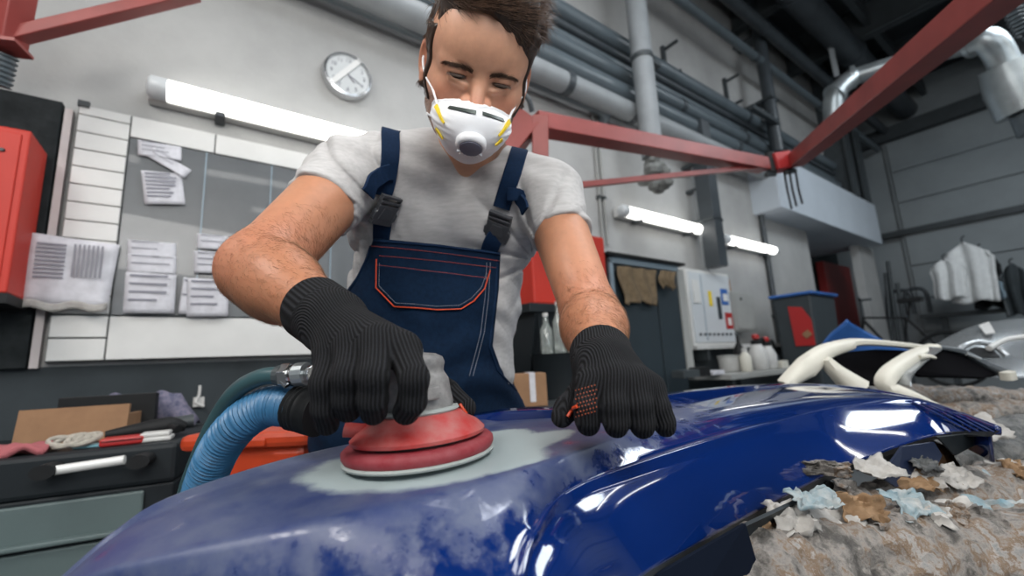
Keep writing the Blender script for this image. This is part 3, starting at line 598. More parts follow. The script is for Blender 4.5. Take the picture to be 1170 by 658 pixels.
for x, y in ((-.22, -.17), (.27, -.17), (-.22, .09), (.27, .09)): MB().box((x-.02, y-.02, 0), (x+.02, y+.02, BXZ-.03)).build('leg', M['steel'], t)
# locker
a = W(693, 288, 2.0); b = W(772, 309, 2.0); c = W(783, 318, 2.0)
t = thing('dark_locker', 'tall dark locker with pale blue edges, rag over its top', 'locker', (a[0], 2.0, 0)); lw = b[0]-a[0]; lz = (a[2]+b[2])/2
MB().box((0, 0, .05), (lw, .36, lz-.01)).build('body', M['locker'], t, bev=.004)
MB().box((.04, -.012, .1), (lw*.62, 0, lz-.06)).build('door', M['locker'], t, bev=.004)
MB().box((lw*.64, -.012, .1), (lw-.03, 0, lz-.06)).build('door', M['locker'], t, bev=.004)
MB().box((0, -.02, .05), (.035, 0, lz)).box((0, -.02, lz-.045), (lw, 0, lz)).build('edge_frame', M['lockedge'], t, bev=.003)
MB().box((-.05, -.06, lz), (lw+.05, .36, lz+.02)).build('top_plate', M['blackpl'], t)
MB().box((lw+.002, -.01, 0.9), (lw+.09, .36, lz-.02)).build('side_strip', M['greybox'], t, bev=.002)
def rag(px0, py0, px1, py1, D, label, seed):
    a = W(px0, py0, D); b = W(px1, py1, D); w = b[0]-a[0]; h = a[2]-b[2]
    t = thing('brown_rag', label, 'rag', (a[0], D, b[2]), 'brown rags on the locker')
    MB().grid(lambda x, y: Vector((x*w*(1-.1*(1-y)) + .02*math.sin(y*5+seed), -.012*math.sin(x*17+y*3+seed)-.01, y*h - (1-y)*(.012*math.sin(x*7+seed)+.008*math.sin(x*19)))), 22, 16).build('fabric', M['ragb'], t, solid=.008, smooth=True)
rag(706, 304, 752, 348, 1.96, 'large brown rag hanging over the locker front', 1)
rag(753, 309, 771, 330, 1.95, 'small brown rag scrap right of the large rag', 2.4)
# pin board / open key panel
a = W(781, 312, 2.28); b = W(840, 394, 2.28)
t = thing('white_key_panel', 'white wall panel cabinet with red and blue notices inside', 'panel', (a[0], 2.26, b[2])); pw = b[0]-a[0]; ph = W(812, 352, 2.28); ph = 2*(ph[2]-b[2])
MB().box((0, .0, 0), (pw, .13, ph)).build('case', M['white'], t, bev=.005)
MB().box((.03, -.012, .03), (pw-.02, 0, ph-.03)).build('door', mat('pale_panel_face', (.55, .58, .60), .3), t, bev=.003)
MB().box((pw*.28, -.016, .05), (pw*.29, -.012, ph-.05)).build('divider', M['lockedge'], t)
for nm, x, z, w, h, mt in (('notice', .08, .55, .16, .3, 'white'), ('blue_sticker', .72, .55, .2, .22, 'bluepl'), ('red_sticker', .76, .22, .2, .22, 'redplastic'), ('grey_sticker', .6, .35, .1, .3, 'binpl'), ('key_tag', .42, .52, .08, .2, 'yellow'), ('notice', .75, .6, .14, .1, 'white'), ('notice', .8, .27, .1, .1, 'white')):
    MB().box((x*pw, -.02 - (.004 if nm == 'notice' else 0), z*ph), ((x+w*.8)*pw, -.013, (z+h)*ph)).build(nm, M[mt], t)
for k in range(8): MB().box(((.12+k*.1)*pw, -.03, .13*ph), ((.14+k*.1)*pw, -.012, .16*ph)).build('hook', M['steel'], t)
a = W(833, 328, 2.24); b = W(864, 378, 2.24); hh = a[2]-b[2]
t = thing('grey_electrical_box', 'grey electrical box on the wall right of white panel', 'box', (a[0], 2.22, b[2]))
MB().box((0, 0, 0), (b[0]-a[0], .17, .9*hh)).build('case', M['greybox'], t, bev=.006); MB().box((.02, -.01, .02), (b[0]-a[0]-.02, 0, .9*hh-.02)).build('door', M['greybox'], t, bev=.003)
MB().box((.3*(b[0]-a[0]), -.02, .7*hh), (.34*(b[0]-a[0]), -.008, .76*hh)).build('lock', M['steel'], t); MB().tube([(.12, .08, .9*hh), (.12, .08, .9*hh+.14)], .014, 8).build('cable_stub', M['card'], t)
a = W(792, 396, 2.3); b = W(892, 392, 2.3)
t = thing('wall_ledge', 'long pale ledge under the panel and electrical box', 'shelf', (a[0]-.1, 2.2, a[2]-.03)); MB().box((0, 0, 0), (b[0]-a[0]+.1, .2, .035)).build('plank', M['dirtywhite'], t, bev=.003)
for x in (.2, 1.0, 1.8): MB().box((x, .02, -.1), (x+.03, .19, 0)).build('support', M['steel'], t)
# right bench with bottles
zB = .90; bD = 1.98
def onb(px, py): p = CAM + ray(px, py)*((zB-H)/ray(px, py)[2]); return toroom(p)
t = thing('rear_bench', 'pale cluttered bench under the wall ledge', 'bench', (4.1, 1.72, 0))
MB().box((-.9, 0, zB-.04), (1.75, .6, zB)).build('top', M['greybox'], t, bev=.003)
for x, y in ((-.8, .05), (1.65, .05), (-.8, .5), (1.65, .5)): MB().box((x, y, 0), (x+.05, y+.05, zB-.04)).build('leg', M['steel'], t)
def lb(name, label, cat, px, D, prof, mt, grp='bottles on the rear bench', cap=None, n=14):
    a = W(px, 420, D); t = thing(name, label, cat, (a[0], D, zB+.001), grp)
    MB().lathe(prof, n=n).build('body', M[mt], t, smooth=True)
    if cap: MB().lathe(cap[0], n=n).build('cap', M[cap[1]], t, smooth=True)
    return t
lb('dark_bottle', 'dark slim bottle on the rear bench', 'bottle', 847, 1.95, [(.045, 0), (.05, .01), (.05, .17), (.015, .24), (.013, .3)], 'blackpl', cap=([(.016, .3), (.016, .33)], 'steel'))
lb('beige_bottle', 'beige bottle left of the white sprayer', 'bottle', 853, 1.82, [(.04, 0), (.045, .01), (.045, .12), (.02, .16)], 'cream', cap=([(.022, .16), (.022, .19)], 'dirtywhite'))
lb('white_tub', 'low white tub left of dark bottle on rear bench', 'tub', 834, 1.95, [(.07, 0), (.08, .01), (.085, .11), (.09, .12)], 'dirtywhite', cap=([(.092, .12), (.092, .135), (.0, .14)], 'greybox'))
for px, s, l_ in ((868, 1, 'white pump sprayer with red knob, left one'), (879, .92, 'white pump sprayer with red knob, right one')):
    t = lb('pump_sprayer', l_, 'sprayer', px, 1.86, [(.06*s, 0), (.075*s, .02), (.08*s, .14*s), (.05*s, .2*s), (.04*s, .22*s)], 'dirtywhite', cap=([(.045*s, .22*s), (.045*s, .25*s), (.02, .26*s)], 'blackpl'))
    MB().lathe([(.012, .26*s), (.03, .27*s), (.03, .3*s), (.01, .31*s)], n=10).build('knob', M['redplastic'], t, smooth=True)
    MB().tube([(.03, 0, .24*s), (.12, 0, .27*s), (.16, 0, .2*s)], .014, 8, smooth=3).build('nozzle', M['blackpl'], t, smooth=True)
for k, (px, nm, lb_, mt, w, h) in enumerate(((800, 'dark_box', 'small dark box left on the rear bench', 'blackpl', .12, .06), (815, 'paper_stack', 'small white paper stack on the rear bench', 'paper', .16, .03), (784, 'tool_tray', 'flat grey tray at the bench left end', 'steel', .2, .05), (893, 'clutter_box', 'pale small carton by the bin on rear bench', 'cream', .12, .06))):
    a = W(px, 430, 1.84); t = thing(nm, lb_, 'box' if k != 1 else 'paper', (a[0], 1.84, zB+.001), 'small items on the rear bench')
    MB().box((-w/2, -.05, 0), (w/2, .05, h)).build('body', M[mt], t, bev=.004); MB().box((-w*.4, -.052, h*.6), (w*.4, .052, h*1.08)).build('lid', M[mt], t, bev=.003)
# grey bin with blue lid
a = W(893, 334, 1.9); b = W(966, 330, 1.9)
bw = .62; ax = W(893, 390, 1.7)[0]
bu = W(936, 400, 1.7)[0]; bb = E_(891, 400, bu)[1] - 1.7; bw_ = W(964, 400, 1.7)[0] - bu; bz = W(936, 337, 1.7)[2]
t = thing('grey_waste_bin', 'tall dark grey bin with blue rim and red sticker', 'bin', (bu, 1.7, 0))
tp = [(0, 0), (bw_, 0), (bw_, bb), (0, bb)]
MB().add([(x*.9+.03, y*.9+.02, 0) for x, y in tp] + [(x, y, bz) for x, y in tp], [(0,3,2,1),(4,5,6,7),(0,1,5,4),(1,2,6,5),(2,3,7,6),(3,0,4,7)]).build('body', M['binpl'], t, bev=.02)
MB().box((-.03, -.03, bz), (bw_+.03, bb+.03, bz+.03)).build('rim', M['bluepl'], t, bev=.012)
MB().add([(-.006, .02, bz-.50), (-.006, bb*.55, bz-.50), (-.010, bb*.6, bz-.1), (-.010, bb*.25, bz-.12), (-.010, .02, bz-.25)], [(0,1,2,3,4)]).build('red_sticker', M['redplastic'], t, solid=.004)
MB().box((-.025, .04, bz-.42), (-.012, bb*.3, bz-.36), Matrix.Rotation(-.6, 3, 'X')).build('tape_scrap', M['card'], t)
# blue plastic sheet
p = at(978, 400, 2.9)
t = thing('blue_plastic_sheet', 'crumpled blue plastic sheet behind white bumper frame', 'sheet', tuple(p), room=False)
MB().grid(lambda a, b: Vector(((a-.5)*.44+b*.12, ((.05*math.sin(a*5)-.1*b)), (.5-a)*.26+(b-.5)*.16*(1-.3*a)+.008*math.sin(a*9+b*5))), 20, 12).build('sheet', M['bluepl'], t, solid=.01, smooth=True)

# ------------------------------------------------------------ end wall shelf, hung clothes, bicycle, dark hose rack
zs = E_(1090, 357, 9.9)[2]
t = thing('long_shelf', 'long dark shelf rail along the far end wall', 'shelf', (9.9, 1.9, zs)); MB().box((-.15, -4.0, -.06), (.25, 0, 0)).build('plank', M['steel'], t, bev=.005)
for y in (-.3, -1.5, -2.7): MB().box((.0, y, -zs), (.08, y+.08, -.06)).build('post', M['steel'], t)
for px, lbl in ((1032, 'curved dark hoop left one on the far shelf'), (1050, 'curved dark hoop right one on the far shelf')):
    p = E_(px, 356, 9.85); t = thing('dark_hoop', lbl, 'hoop', (9.85, p[1], zs+.03), 'hoops on the far shelf')
    MB().tube([(0, -.14, 0), (0, -.14, .3), (0, -.1, .4), (0, 0, .43), (0, .1, .4), (0, .14, .3), (0, .14, 0)], .03, 8, smooth=3).build('hoop', M['pipedark'], t, smooth=True)
def cloth(px, py, E, w, h, mt, nm, label, seed=0, taper=.25):
    p = E_(px, py, E); t = thing(nm, label, 'clothing', (E, p[1], p[2]-h/2), 'clothes hung at the far end wall')
    MB().grid(lambda a, b: Vector((.06*math.sin(a*14+seed)*(1-b*.5) - .05*(1-b), (.5-a)*w*(.82+.35*max(0, b-.55)*(b < .92)) + .01*math.sin(b*5+seed), b*h - .22*h*abs(a-.5)*b*2 + .02*math.sin(a*9+seed)*(1-b))), 18, 18).build('fabric', M[mt], t, solid=.03, smooth=True)
    MB().tube([(0, 0, h*.95), (0, .01, h*1.05), (0, -.03, h*1.09)], .012, 6, smooth=2).build('hanger_hook', M['steel'], t)
cloth(1083, 318, 9.0, .42, .62, 'shirtw', 'white_cloth', 'white cloth hanging left of the hung shirt', 1, .1)
cloth(1108, 310, 9.2, .58, .92, 'shirtw', 'white_shirt', 'white shirt hanging at the far wall', 2)
cloth(1126, 318, 9.55, .4, .9, 'blackpl', 'black_jacket', 'black jacket hanging just right of the white shirt', 3)
cloth(1137, 330, 9.3, .2, .3, 'lockedge', 'blue_towel', 'pale blue cloth bit beside the black jacket', 4)
cloth(1162, 330, 9.4, .35, .75, 'steel', 'dark_jacket', 'dark jacket at the right edge by the far wall', 5)
p = E_(1010, 375, 7.6)
t = thing('bicycle', 'dark bicycle leaning behind the white bumper frame', 'bicycle', (7.6, p[1], .0))
for y, nm in ((.35, 'wheel'), (-.6, 'wheel')):
    MB().tube([(0, y + .33*math.cos(w), .85+.33*math.sin(w)) for w in np.linspace(0, 2*PI, 33)], .022, 8).build(nm, M['blackpl'], t, smooth=True)
    sp = MB()
    for w in np.linspace(0, PI, 9)[:-1]: sp.tube([(0, y+.32*math.cos(w), .85+.32*math.sin(w)), (0, y-.32*math.cos(w), .85-.32*math.sin(w))], .003, 4)
    sp.build('spokes', M['steel'], t)
MB().tube([(0, .35, .85), (0, .2, 1.45), (0, -.25, 1.4), (0, -.15, .8), (0, .2, 1.4)], .022, 8).tube([(0, -.15, .8), (0, -.6, .85), (0, -.25, 1.4)], .018, 8).build('frame', M['blackpl'], t, smooth=True)
MB().tube([(0, -.27, 1.38), (0, -.32, 1.62)], .015, 8).box((-.06, -.45, 1.6), (.06, -.2, 1.66)).build('saddle', M['blackpl'], t, bev=.01)
MB().tube([(-.25, .15, 1.72), (0, .2, 1.7), (.25, .15, 1.72)], .016, 8).tube([(0, .2, 1.4), (0, .2, 1.7)], .016, 8).build('handlebar', M['steel'], t, smooth=True)
MB().box((-.03, -.05, 0), (.03, .0, .55)).box((-.2, -.2, 0), (.2, .15, .04)).build('stand', M['steel'], t)
p = E_(1005, 305, 9.6)
t = thing('wall_hose_rack', 'dark bundle of tools leaning against the far corner pier', 'rack', (9.6, p[1], 0))
for dy, l_ in ((0, 2.5), (.12, 2.3), (-.13, 2.1), (.2, 1.9)): MB().tube([(0, dy, 0), (.1, dy*.5-.1, l_)], .03, 8).build('pole', M['steel'], t, smooth=True)
# ------------------------------------------------------------ blue bumper being sanded
from mathutils import noise as nz
RA = [(55,672,.925),(130,607,.955),(200,565,.968),(330,523,.980),(450,497,.985),(560,477,.987),(680,463,.987),(800,450,.987),(880,439,.987),(960,440,.98),(1050,455,.96),(1142,489,.933)]
RB = [(20,720,.91),(90,665,.94),(190,635,.955),(310,607,.965),(430,580,.973),(560,545,.98),(660,515,.982),(760,482,.982),(850,462,.982),(945,452,.975),(1045,458,.958),(1142,491,.932)]
RC = [(-40,800,.87),(60,780,.885),(200,770,.895),(350,760,.90),(560,720,.915),(607,618,.943),(650,563,.953),(740,527,.957),(860,490,.96),(960,465,.962),(1050,461,.955),(1142,492,.93)]
RD = [(-80,900,.84),(50,900,.84),(250,900,.84),(470,860,.845),(640,780,.87),(690,700,.885),(740,655,.880),(800,620,.876),(880,577,.873),(965,534,.888),(1070,497,.912),(1142,494,.928)]
def cr(P, t):
    i = min(int(t), len(P)-2); f = t - i; p0 = P[max(i-1,0)]; p1 = P[i]; p2 = P[i+1]; p3 = P[min(i+2,len(P)-1)]
    return .5*((2*p1)+(p2-p0)*f+(2*p0-5*p1+4*p2-p3)*f*f+(3*p1-p0-3*p2+p3)*f**3)
rows = [np.array([atz(*q) for q in R]) for R in (RA, RB, RC, RD)]
BO = np.array([.1, .45, .86]); NU = 170
def row(k, n=NU): return np.array([cr(rows[k], (len(RA)-1) * j / n) for j in range(n+1)])
A_, B_, C_, D_ = (row(k) for k in range(4))
back = A_ + np.array([0, .012, -.004]); back2 = back + np.array([0, .006, -.05])
tin = np.clip(np.linspace(0, 1, NU+1), 0, 1)
sec = []                              # cross-sections: list of rows with fillets at each crease
def lerp(a, b, t): return a*(1-t) + b*t
def dz(R, h): R = R.copy(); R[:, 2] += h; return R
bulge = (.004*np.sin(PI*np.linspace(0, 1, NU+1)))
sec = [back2, back, A_, lerp(A_, B_, .03), dz(lerp(A_, B_, .08), -.003), dz(lerp(A_, B_, .3), -.001)]
for t_ in (.5, .7, .85, .93): sec.append(dz(lerp(A_, B_, t_), .002*math.sin(PI*t_)))
sec += [lerp(A_, B_, .98), dz(lerp(B_, C_, .03), -.000)]
for t_ in (.1, .25, .45, .65, .8, .9, .96): sec.append(dz(lerp(B_, C_, t_), .004*math.sin(PI*t_)))
sec += [lerp(B_, C_, .995), lerp(C_, D_, .02)]
outw = np.cross(np.gradient(C_, axis=0), D_ - C_); outw /= np.linalg.norm(outw, axis=1)[:, None]; outw *= np.sign(-outw[:, 1])[:, None]
for t_ in (.06, .15, .3, .45, .6, .75, .88, .96): sec.append(lerp(C_, D_, t_) + outw*.005*math.sin(PI*t_))
sec += [D_]; sec = np.array(sec); us_ = np.linspace(0, 11, NU+1); rim_ = np.clip((us_-4.0)/.5, 0, 1)*np.clip((8.6-us_)/1.2, 0, 1)
for r_i, a_i in ((19, .0024), (20, .0030), (18, .0010), (17, -.0014), (16, -.001), (21, -.0012)): sec[r_i] = sec[r_i] + (outw*.6 + np.array([0, 0, .8]))*(a_i*rim_)[:, None]          # (rows, NU+1, 3)
nr = len(sec)
bump_ = thing('blue_bumper', 'glossy dark blue car bumper with sanded dull patch across the foreground', 'bumper', tuple(BO), room=False)
mb = MB(); mb.add([v for v in (sec - BO).reshape(-1, 3)], [(j*(NU+1)+i, j*(NU+1)+i+1, (j+1)*(NU+1)+i+1, (j+1)*(NU+1)+i) for j in range(nr-1) for i in range(NU)])
bm_ = bpy.data.materials.new('blue_car_paint'); bm_.use_nodes = True; nt = bm_.node_tree; L = nt.links; b = nt.nodes['Principled BSDF']
def N(t, **k):
    n = nt.nodes.new(t)
    for a, v in k.items(): setattr(n, a, v)
    return n
at1 = N('ShaderNodeAttribute', attribute_name='sand'); sp_ = N('ShaderNodeSeparateColor'); L.new(at1.outputs['Color'], sp_.inputs[0])
tc = N('ShaderNodeTexCoord'); n1 = N('ShaderNodeTexNoise'); n1.inputs['Scale'].default_value = 34; n1.inputs['Detail'].default_value = 8; n1.inputs['Roughness'].default_value = .65; L.new(tc.outputs['Object'], n1.inputs[0])
n2 = N('ShaderNodeTexNoise'); n2.inputs['Scale'].default_value = 14; n2.inputs['Detail'].default_value = 9; n2.inputs['Roughness'].default_value = .7; L.new(tc.outputs['Object'], n2.inputs[0])
def mth(op, a, b_=None, cl=False):
    n = N('ShaderNodeMath', operation=op, use_clamp=cl)
    for i, q in enumerate((a, b_)):
        if q is None: continue
        if isinstance(q, (int, float)): n.inputs[i].default_value = q
        else: L.new(q, n.inputs[i])
    return n.outputs[0]
def mixc(f, a, b_):
    n = N('ShaderNodeMix', data_type='RGBA')
    L.new(f, n.inputs[0])
    for i, q in ((6, a), (7, b_)):
        if isinstance(q, tuple): n.inputs[i].default_value = (*q, 1)
        else: L.new(q, n.inputs[i])
    return n.outputs[2]
sandm = mth('MULTIPLY', mth('SUBTRACT', mth('ADD', sp_.outputs[0], mth('MULTIPLY', mth('SUBTRACT', n1.outputs[0], .5), 1.5)), .30), 3.0, True)
dust = mth('MULTIPLY', sandm, mth('ADD', mth('MULTIPLY', n2.outputs[0], 1.7), -.45), True)
paint = (.002, .016, .105); c1 = mixc(dust, paint, (.115, .135, .185)); 
prim = mth('MULTIPLY', mth('SUBTRACT', mth('ADD', sp_.outputs[1], mth('MULTIPLY', mth('SUBTRACT', n1.outputs[0], .5), .35)), .35), 6.0, True)
c2 = mixc(prim, c1, (.30, .36, .37)); L.new(c2, b.inputs['Base Color'])
ro = mth('ADD', mth('MULTIPLY', sandm, .40), .09); L.new(ro, b.inputs['Roughness'])
b.inputs['Coat Weight'].default_value = .0; b.inputs['Metallic'].default_value = 0; b.inputs['Specular IOR Level'].default_value = .62
cw = mth('SUBTRACT', 1.0, sandm, True); L.new(cw, b.inputs['Coat Weight']); b.inputs['Coat Roughness'].default_value = .03
bo = mb.build('bumper_skin', bm_, bump_, smooth=True)
while bo.modifiers: bo.modifiers.remove(bo.modifiers[0])
bo.data.shade_smooth()
P_ = np.array([v.co[:] for v in bo.data.vertices]) + BO; px_, py_, _d = proj(P_)
jr = np.repeat(np.arange(nr), NU+1) / (nr-1); iu = np.tile(np.linspace(0, 1, NU+1), nr)
PC = atz(500, 512, .983)
SO_ = atz(480, 519, .9845); near = np.exp(-(((P_[:, 0]-PC[0])/.17)**2 + ((P_[:, 1]-PC[1])/.16)**2))
line = np.clip((.62 - jr)/.22, 0, 1)                     # wear stays on the upper facets
x_ = P_[:, 0]; lowl = np.clip((.02 - x_)/.25, 0, 1)
sand = np.clip(np.maximum(near*1.25, np.clip((.40 - x_)/.20, 0, 1)*.75*line ), 0, 1)
sand *= np.clip((.50 - x_)/.12, 0, 1)*np.clip((.66 - jr)/.12, 0, 1)
prm = np.exp(-(((P_[:, 0]-SO_[0]-.01)/.125)**2 + ((P_[:, 1]-SO_[1]+.01)/.085)**2)**1.6) + .9*np.exp(-(((P_[:, 0]-atz(600,497,.985)[0])/.07)**2 + ((P_[:, 1]-atz(600,497,.985)[1])/.035)**2)**1.5)
prm *= np.clip((.40 - jr)/.06, 0, 1)
color_attr(bo, 'sand', np.stack([sand, np.clip(prm, 0, 1), 0*sand], 1))
q = bo.modifiers.new('solidify', 'SOLIDIFY'); q.thickness = .0032; q.offset = -1
# dark underside flange along the lower edge, rear lip and corner pieces
i0 = int(NU*.52)
fl = MB(); Dl = D_[i0:] - BO; n_ = len(Dl)
inn = Dl + np.stack([np.zeros(n_), np.full(n_, .035), np.linspace(-.02, -.004, n_)], 1); low = Dl + np.stack([np.zeros(n_), np.full(n_, .01), np.linspace(-.022, -.006, n_)], 1)
V3 = [Dl + [0, .002, .001], low, inn + [0, .01, -.005]]
fl.add(np.concatenate(V3), [(r*n_+i, r*n_+i+1, (r+1)*n_+i+1, (r+1)*n_+i) for r in range(2) for i in range(n_-1)])
fl.build('underside_flange', mat('dark_raw_plastic', (.035, .04, .045), .6, var=.4, vs=30), bump_, solid=.003)
for k in (.60, .68, .80, .9):
    p = D_[int(NU*k)] - BO; MB().lathe([(.0, 0), (.007, .001), (.007, .006), (0, .007)], tuple(p + [0, .008, -.016]), 10, M=Matrix.Rotation(PI/2, 4, 'X')).build('clip_hole', M['blackpl'], bump_)
def quad(pts, name, mt, par, org, th=.004):
    P = [at(*q) - org for q in pts]; f = MB(); n = len(P); f.add(P, [tuple(range(n))]); return f.build(name, mt, par, solid=th)
quad([(1005,545,.66),(1030,510,.68),(1066,505,.70),(1075,520,.70),(1062,548,.68),(1022,556,.66)], 'corner_fin', mat('navy_fin_plastic', (.003, .010, .035), .45), bump_, BO)
quad([(1070,499,.70),(1090,497,.71),(1140,492,.72),(1118,505,.72),(1090,520,.71)], 'tip_return', M['cabdark'], bump_, BO)
quad([(740,662,.385),(850,598,.46),(868,660,.46),(862,720,.45),(770,720,.38)], 'inner_wall', mat('navy_inner_plastic', (.003, .006, .014), .9, spec=.1), bump_, BO)
quad([(850,600,.47),(935,560,.55),(900,600,.56),(868,640,.52)], 'inner_bracket', M['cabdark'], bump_, BO)
lipP = [at(px, py, d) for px, py, d in ((540,474,.66),(575,468,.66),(610,466,.66),(650,466,.66),(720,456,.72),(780,447,.82),(840,441,.95),(900,438,1.05))]
g = MB(); nl = len(lipP); g.add([p - BO for p in lipP] + [p - BO + np.array([0, -.012, -.002]) for p in lipP] + [p - BO + np.array([0, -.014, -.03]) for p in lipP], [(r*nl+i, r*nl+i+1, (r+1)*nl+i+1, (r+1)*nl+i) for r in range(2) for i in range(nl-1)])
g.build('rear_lip', bm_, bump_, solid=.003, smooth=True)
# stepped swage lines on the right shoulder
def ridge(pts, nm, r=.0022):
    P = [at(*q) for q in pts]; o = MB().tube([p - BO for p in P], r, 8, smooth=5).build(nm, bm_, bump_, smooth=True); return o
for k in range(4):
    P0 = C_[int(NU*(.905 + .012*k))]; P1 = D_[min(NU, int(NU*(.955 + .012*k)))]
    MB().tube([P0 - BO + [0, -.001, .001], (P0+P1)/2 - BO + outw[int(NU*.93)]*.006, P1 - BO + [0, -.002, .0]], .0022, 6, smooth=5).build('swage_line', bm_, bump_, smooth=True)
# arch-shaped recess rim in the front face
i1 = int(NU*5.0/11)
# stands carrying the bumper (wrapped in paper)
def wrap(p0, p1, r, name, label, mt, grp, seed=0, amp=.012, n=110, m=48, cat='stand'):
    p0 = np.array(p0); p1 = np.array(p1); c = (p0+p1)/2; t = thing(name, label, cat, tuple(c), grp, room=False)
    d = Vector(p1 - p0); L_ = d.length; d.normalize(); a = d.cross(Vector((0, 0, 1))).normalized(); b = a.cross(d)
    def fn(x, y):
        w = y*2*PI; s = (x-.5)*L_; q = Vector((s*14, math.cos(w)*r*16, math.sin(w)*r*16 + seed))
        h = 1 - abs(nz.noise(q))*2; h2 = 1 - abs(nz.noise(q*2.7 + Vector((3, 1, 7))))*2; h3 = nz.noise(q*.5)
        rr = r + amp*(h*1.0 + h2*.55 + h3*1.8) + amp*.35*nz.noise(q*6)
        return d*s + (a*math.cos(w) + b*math.sin(w))*rr
    MB().grid(fn, n, m).build('wrapping', M[mt], t, smooth=False)
    t.children[0].data.shade_smooth()
    MB().tube([d*-L_*.48, d*L_*.5], r*.6, 16).build('core_tube', M['card'], t)
    return t, c, d, a, b
def scrap(t, c, pos, w, h, mt, ang, tilt, seed, nm='torn_paper'):
    P = np.array(pos) - c; R_ = Matrix.Rotation(ang, 3, 'Z') @ Matrix.Rotation(tilt, 3, 'X')
    def fn(x, y):
        e = 1 + .35*nz.noise(Vector((math.cos(math.atan2(y-.5, x-.5))*2.2, math.sin(math.atan2(y-.5, x-.5))*2.2, seed)))+ .12*nz.noise(Vector((x*9, y*9, seed)))
        X = (x-.5)*w*e; Y = (y-.5)*h*e; z = .012*nz.noise(Vector((x*3, y*3, seed*3))) + .006*nz.noise(Vector((x*8, y*8, seed))) + .25*w*((x-.5)**2)*(1 if seed % 2 else -1)
        return R_ @ Vector((X, Y, z)) + Vector(P)
    o = MB().grid(fn, 14, 12).build(nm, M[mt], t, solid=.0012, smooth=True); return o
G = 'paper-wrapped stands under the bumper'
t, c, *_ = wrap(at(800,675,.48), at(1290,625,.62), .056, 'wrapped_stand', 'crumpled paper-wrapped stand arm nearest the lower right corner', 'wrap', G, 3, .009)
T1 = (t, c)
for px, py, w, h, mt, an, ti, sd in ((885,612,.055,.035,'scrapt',.4,.9,1),(905,590,.05,.04,'scrapw',.1,.7,2),(985,580,.05,.032,'scrapt',-.2,.9,3),(1015,600,.055,.03,'scrapt',.3,.7,4),(1040,575,.055,.04,'scrapb',.2,.6,5),(1060,605,.05,.03,'scrapt',-.3,.9,6),(960,600,.06,.045,'scrapw',.2,.8,7),(1095,590,.075,.045,'scrapw',.1,.9,8),(1150,590,.07,.05,'scrapb',-.2,.7,9),(1110,635,.06,.04,'wrap',.1,1.1,10),(930,570,.055,.03,'scrapb',.1,.5,11),(1165,620,.06,.04,'scrapw',.4,1.0,12)):
    scrap(t, c, at(px, py, .50 + .09*(px-880)/290), w, h, mt, an, ti, sd)
t, c, *_ = wrap(at(880,610,.64), at(1300,560,.80), .052, 'wrapped_stand', 'second paper-wrapped stand arm behind the nearest one', 'wrap', G, 9, .010)
for px, py, w, h, mt, an, ti, sd in ((1000,535,.06,.04,'scrapw',.2,.5,21),(1045,548,.06,.035,'scrapt',-.1,.7,22),(1090,545,.07,.045,'scrapw',.3,.6,23),(1130,555,.07,.05,'scrapb',.1,.9,24),(1160,545,.06,.05,'scrapw',-.4,1.0,25),(1060,530,.05,.03,'wrapd',.4,.5,26)):
    scrap(t, c, at(px, py, .62 + .10*(px-960)/200), w, h, mt, an, ti, sd)
for k in range(26):
    px = random.uniform(880, 1170); py = random.uniform(535, 640); near_ = py > 575
    scrap(T1[0] if near_ else t, T1[1] if near_ else c, at(px, py, (.49 + .09*(px-880)/290) if near_ else (.60 + .12*(px-920)/250)), random.uniform(.03, .06), random.uniform(.02, .04), random.choice(['scrapt', 'scrapw', 'wrap', 'wrap', 'wrapd', 'scrapb']), random.uniform(-.6, .6), random.uniform(.5, 1.2), 40+k)
t, c, *_ = wrap(at(1050,525,.86), at(1330,505,1.05), .06, 'wrapped_stand', 'foil-wrapped dark stand arm behind the bumper tip', 'wrapd', G, 15, .010)
scrap(t, c, at(1120, 490, .85), .1, .06, 'scrapw', .2, .7, 31); scrap(t, c, at(1160, 520, .86), .09, .07, 'wrapd', .2, .9, 32)
t, c, *_ = wrap(at(985,455,1.45), at(1290,462,1.6), .042, 'wrapped_stand', 'wrapped stand arm behind the white bumper frame', 'wrap', G, 21, .008)
t, c, *_ = wrap(at(1040,480,1.25), at(1330,475,1.35), .045, 'wrapped_stand', 'pale wrapped arm just above the bumper tip', 'wrap', G, 31, .006)
for px, d_, lb_ in ((960, .62, 'dark steel trestle leg under the near wrapped arm'), (1120, 1.4, 'dark steel trestle leg under the far wrapped arm')):
    p = at(px, 600 if d_ < 1 else 470, d_); t = thing('trestle_leg', lb_, 'stand', (p[0], p[1]+.03, 0), 'trestle legs', room=False)
    MB().box((-.025, -.025, 0), (.025, .025, p[2]-.03)).build('post', M['steel'], t); MB().box((-.25, -.03, 0), (.25, .03, .04)).box((-.03, -.25, 0), (.03, .25, .04)).build('foot', M['steel'], t)
